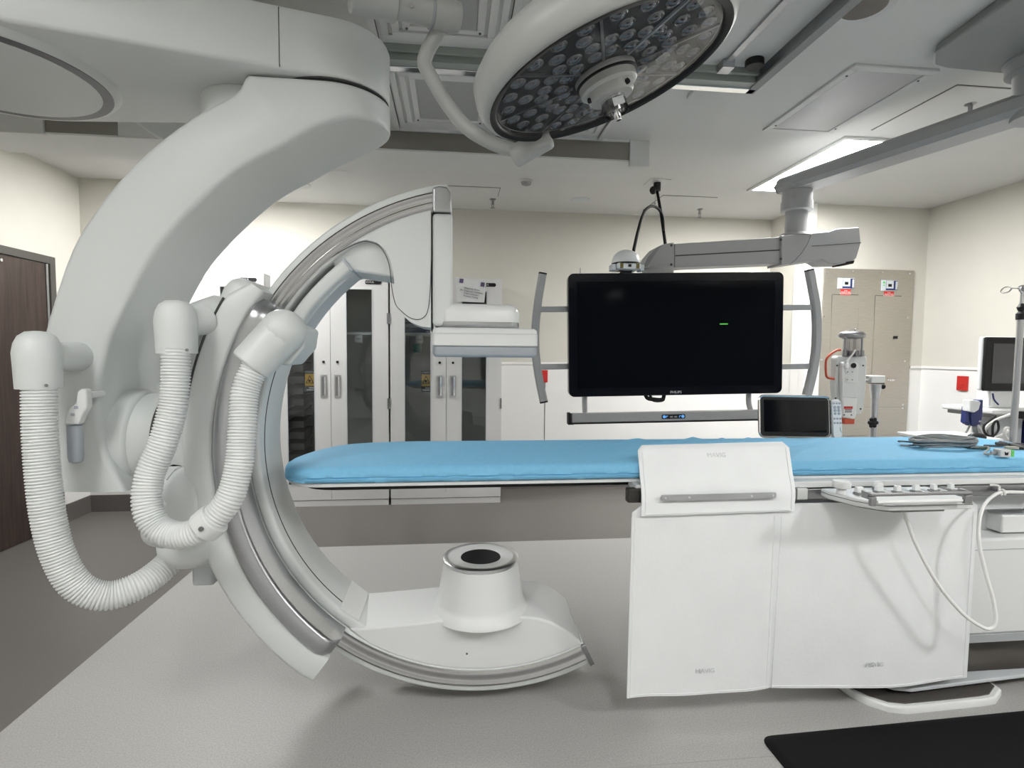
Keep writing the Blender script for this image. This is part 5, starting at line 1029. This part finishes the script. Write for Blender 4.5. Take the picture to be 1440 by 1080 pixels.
b = MB(); b.tube(crom([(pxv, IVY, z_), (pxv+.06, IVY-.005, z_), (pxv+.115, IVY, z_+.004), (pxv+.15, IVY, z_-.006), (pxv+.165, IVY, z_-.026), (pxv+.145, IVY, z_-.036), (pxv+.11, IVY, z_-.028), (pxv+.085, IVY, z_-.004)], 8), .004, 8); b.build('wire_hook', CHROME, IP)
b = MB(); b.lathe([(.016, z_-.02), (.02, z_-.01), (.02, z_+.012), (.008, z_+.018)], (pxv, IVY, 0), n=16); b.tube(crom([(pxv-.02, IVY-.01, z_+.006), (pxv-.03, IVY-.015, z_-.02), (pxv-.022, IVY-.02, z_-.035)], 5), .005, 8); b.build('hook_hub', STEELD, IP)
for k in range(5):
    a_ = 2*PI*k/5+.3; e = V((pxv+.16*math.cos(a_), IVY+.16*math.sin(a_), .065)); b = MB(); b.cyl((pxv, IVY, .085), e, .018, .014, 12); lg = b.build('leg', STEEL, IP)
    b = MB(); b.cyl(e+V((-.01, 0, -.04)), e+V((.01, 0, -.04)), .025, n=18); b.build('caster', BLACK, lg)
# low white table with a computer mouse behind the patient table
t = thing('side_table', 'white side table whose top just shows behind the right part of the blue mattress', 'side table', (3.18, 3.19, 0)); SZ = .936
b = MB(); b.box(2.99, 3.42, 3.02, 3.36, SZ-.025, SZ); b.build('table_top', WHITE2, t, bev=.006)
for x in (3.03, 3.38):
    for y in (3.06, 3.32): b = MB(); b.cyl((x, y, 0), (x, y, SZ-.024), .018, n=14); b.build('leg', STEEL, t)
p = atz(1378, 615, SZ+.01); t = thing('computer_mouse', 'black computer mouse at the right corner of the white side table', 'computer mouse', (p.x, p.y+.02, SZ))
b = MB(); b.loft([[(p.x+rx*math.cos(a_), p.y+.02+ry*math.sin(a_), SZ+z__) for a_ in [2*PI*i/24 for i in range(24)]] for rx, ry, z__ in ((.058, .032, 0), (.060, .034, .008), (.054, .031, .020), (.036, .022, .030), (.01, .008, .034))]); b.build('mouse_body', BLACK, t, ang=60)
b = MB(); b.cyl((p.x-.03, p.y+.014, SZ+.029), (p.x-.03, p.y+.026, SZ+.029), .008, n=14); b.build('scroll_wheel', GREYP, t)
# black floor mat
t = [(1.158, 1.868), (1.172, 1.05), (2.9, 1.06), (2.9, 1.925)]
def rp(pts, r):
    o = []
    for i, p in enumerate(pts):
        p = V(p); a, c = V(pts[i-1]), V(pts[(i+1) % len(pts)]); u, w = (a-p).normalized(), (c-p).normalized()
        for k in range(6):
            s = k/5; o.append((p+u*r)*(1-s)**2 + p*2*s*(1-s) + (p+w*r)*s*s)
    return o
R_ = rp(t, .05); cen = V((2.0, 1.47))
b = MB(); b.loft([[((cen+(p-cen)*s).x, (cen+(p-cen)*s2).y, z) for p in R_] for s, s2, z in ((1, 1, 0.0005), (1, 1, .004), (.985, .97, .013), (.97, .93, .016))]); tag(b.build('floor_mat', RUBBER), 'black rubber anti-fatigue mat on the floor in front of the table', 'mat')
# ------------------------------------------------------------------ render look
w = bpy.data.worlds.new('world'); C.world = w; w.use_nodes = True; w.node_tree.nodes['Background'].inputs[0].default_value = (.8, .8, .8, 1); w.node_tree.nodes['Background'].inputs[1].default_value = .3
vs = C.view_settings; vs.view_transform = 'Standard'; vs.look = 'None'; vs.gamma = 1; vs.use_curve_mapping = False; vs.exposure = 0.35
C.cycles.use_denoising = True; C.cycles.max_bounces = 10; C.cycles.diffuse_bounces = 5; C.cycles.transparent_max_bounces = 16
C.cycles.caustics_reflective = False; C.cycles.caustics_refractive = False; C.cycles.sample_clamp_indirect = 6
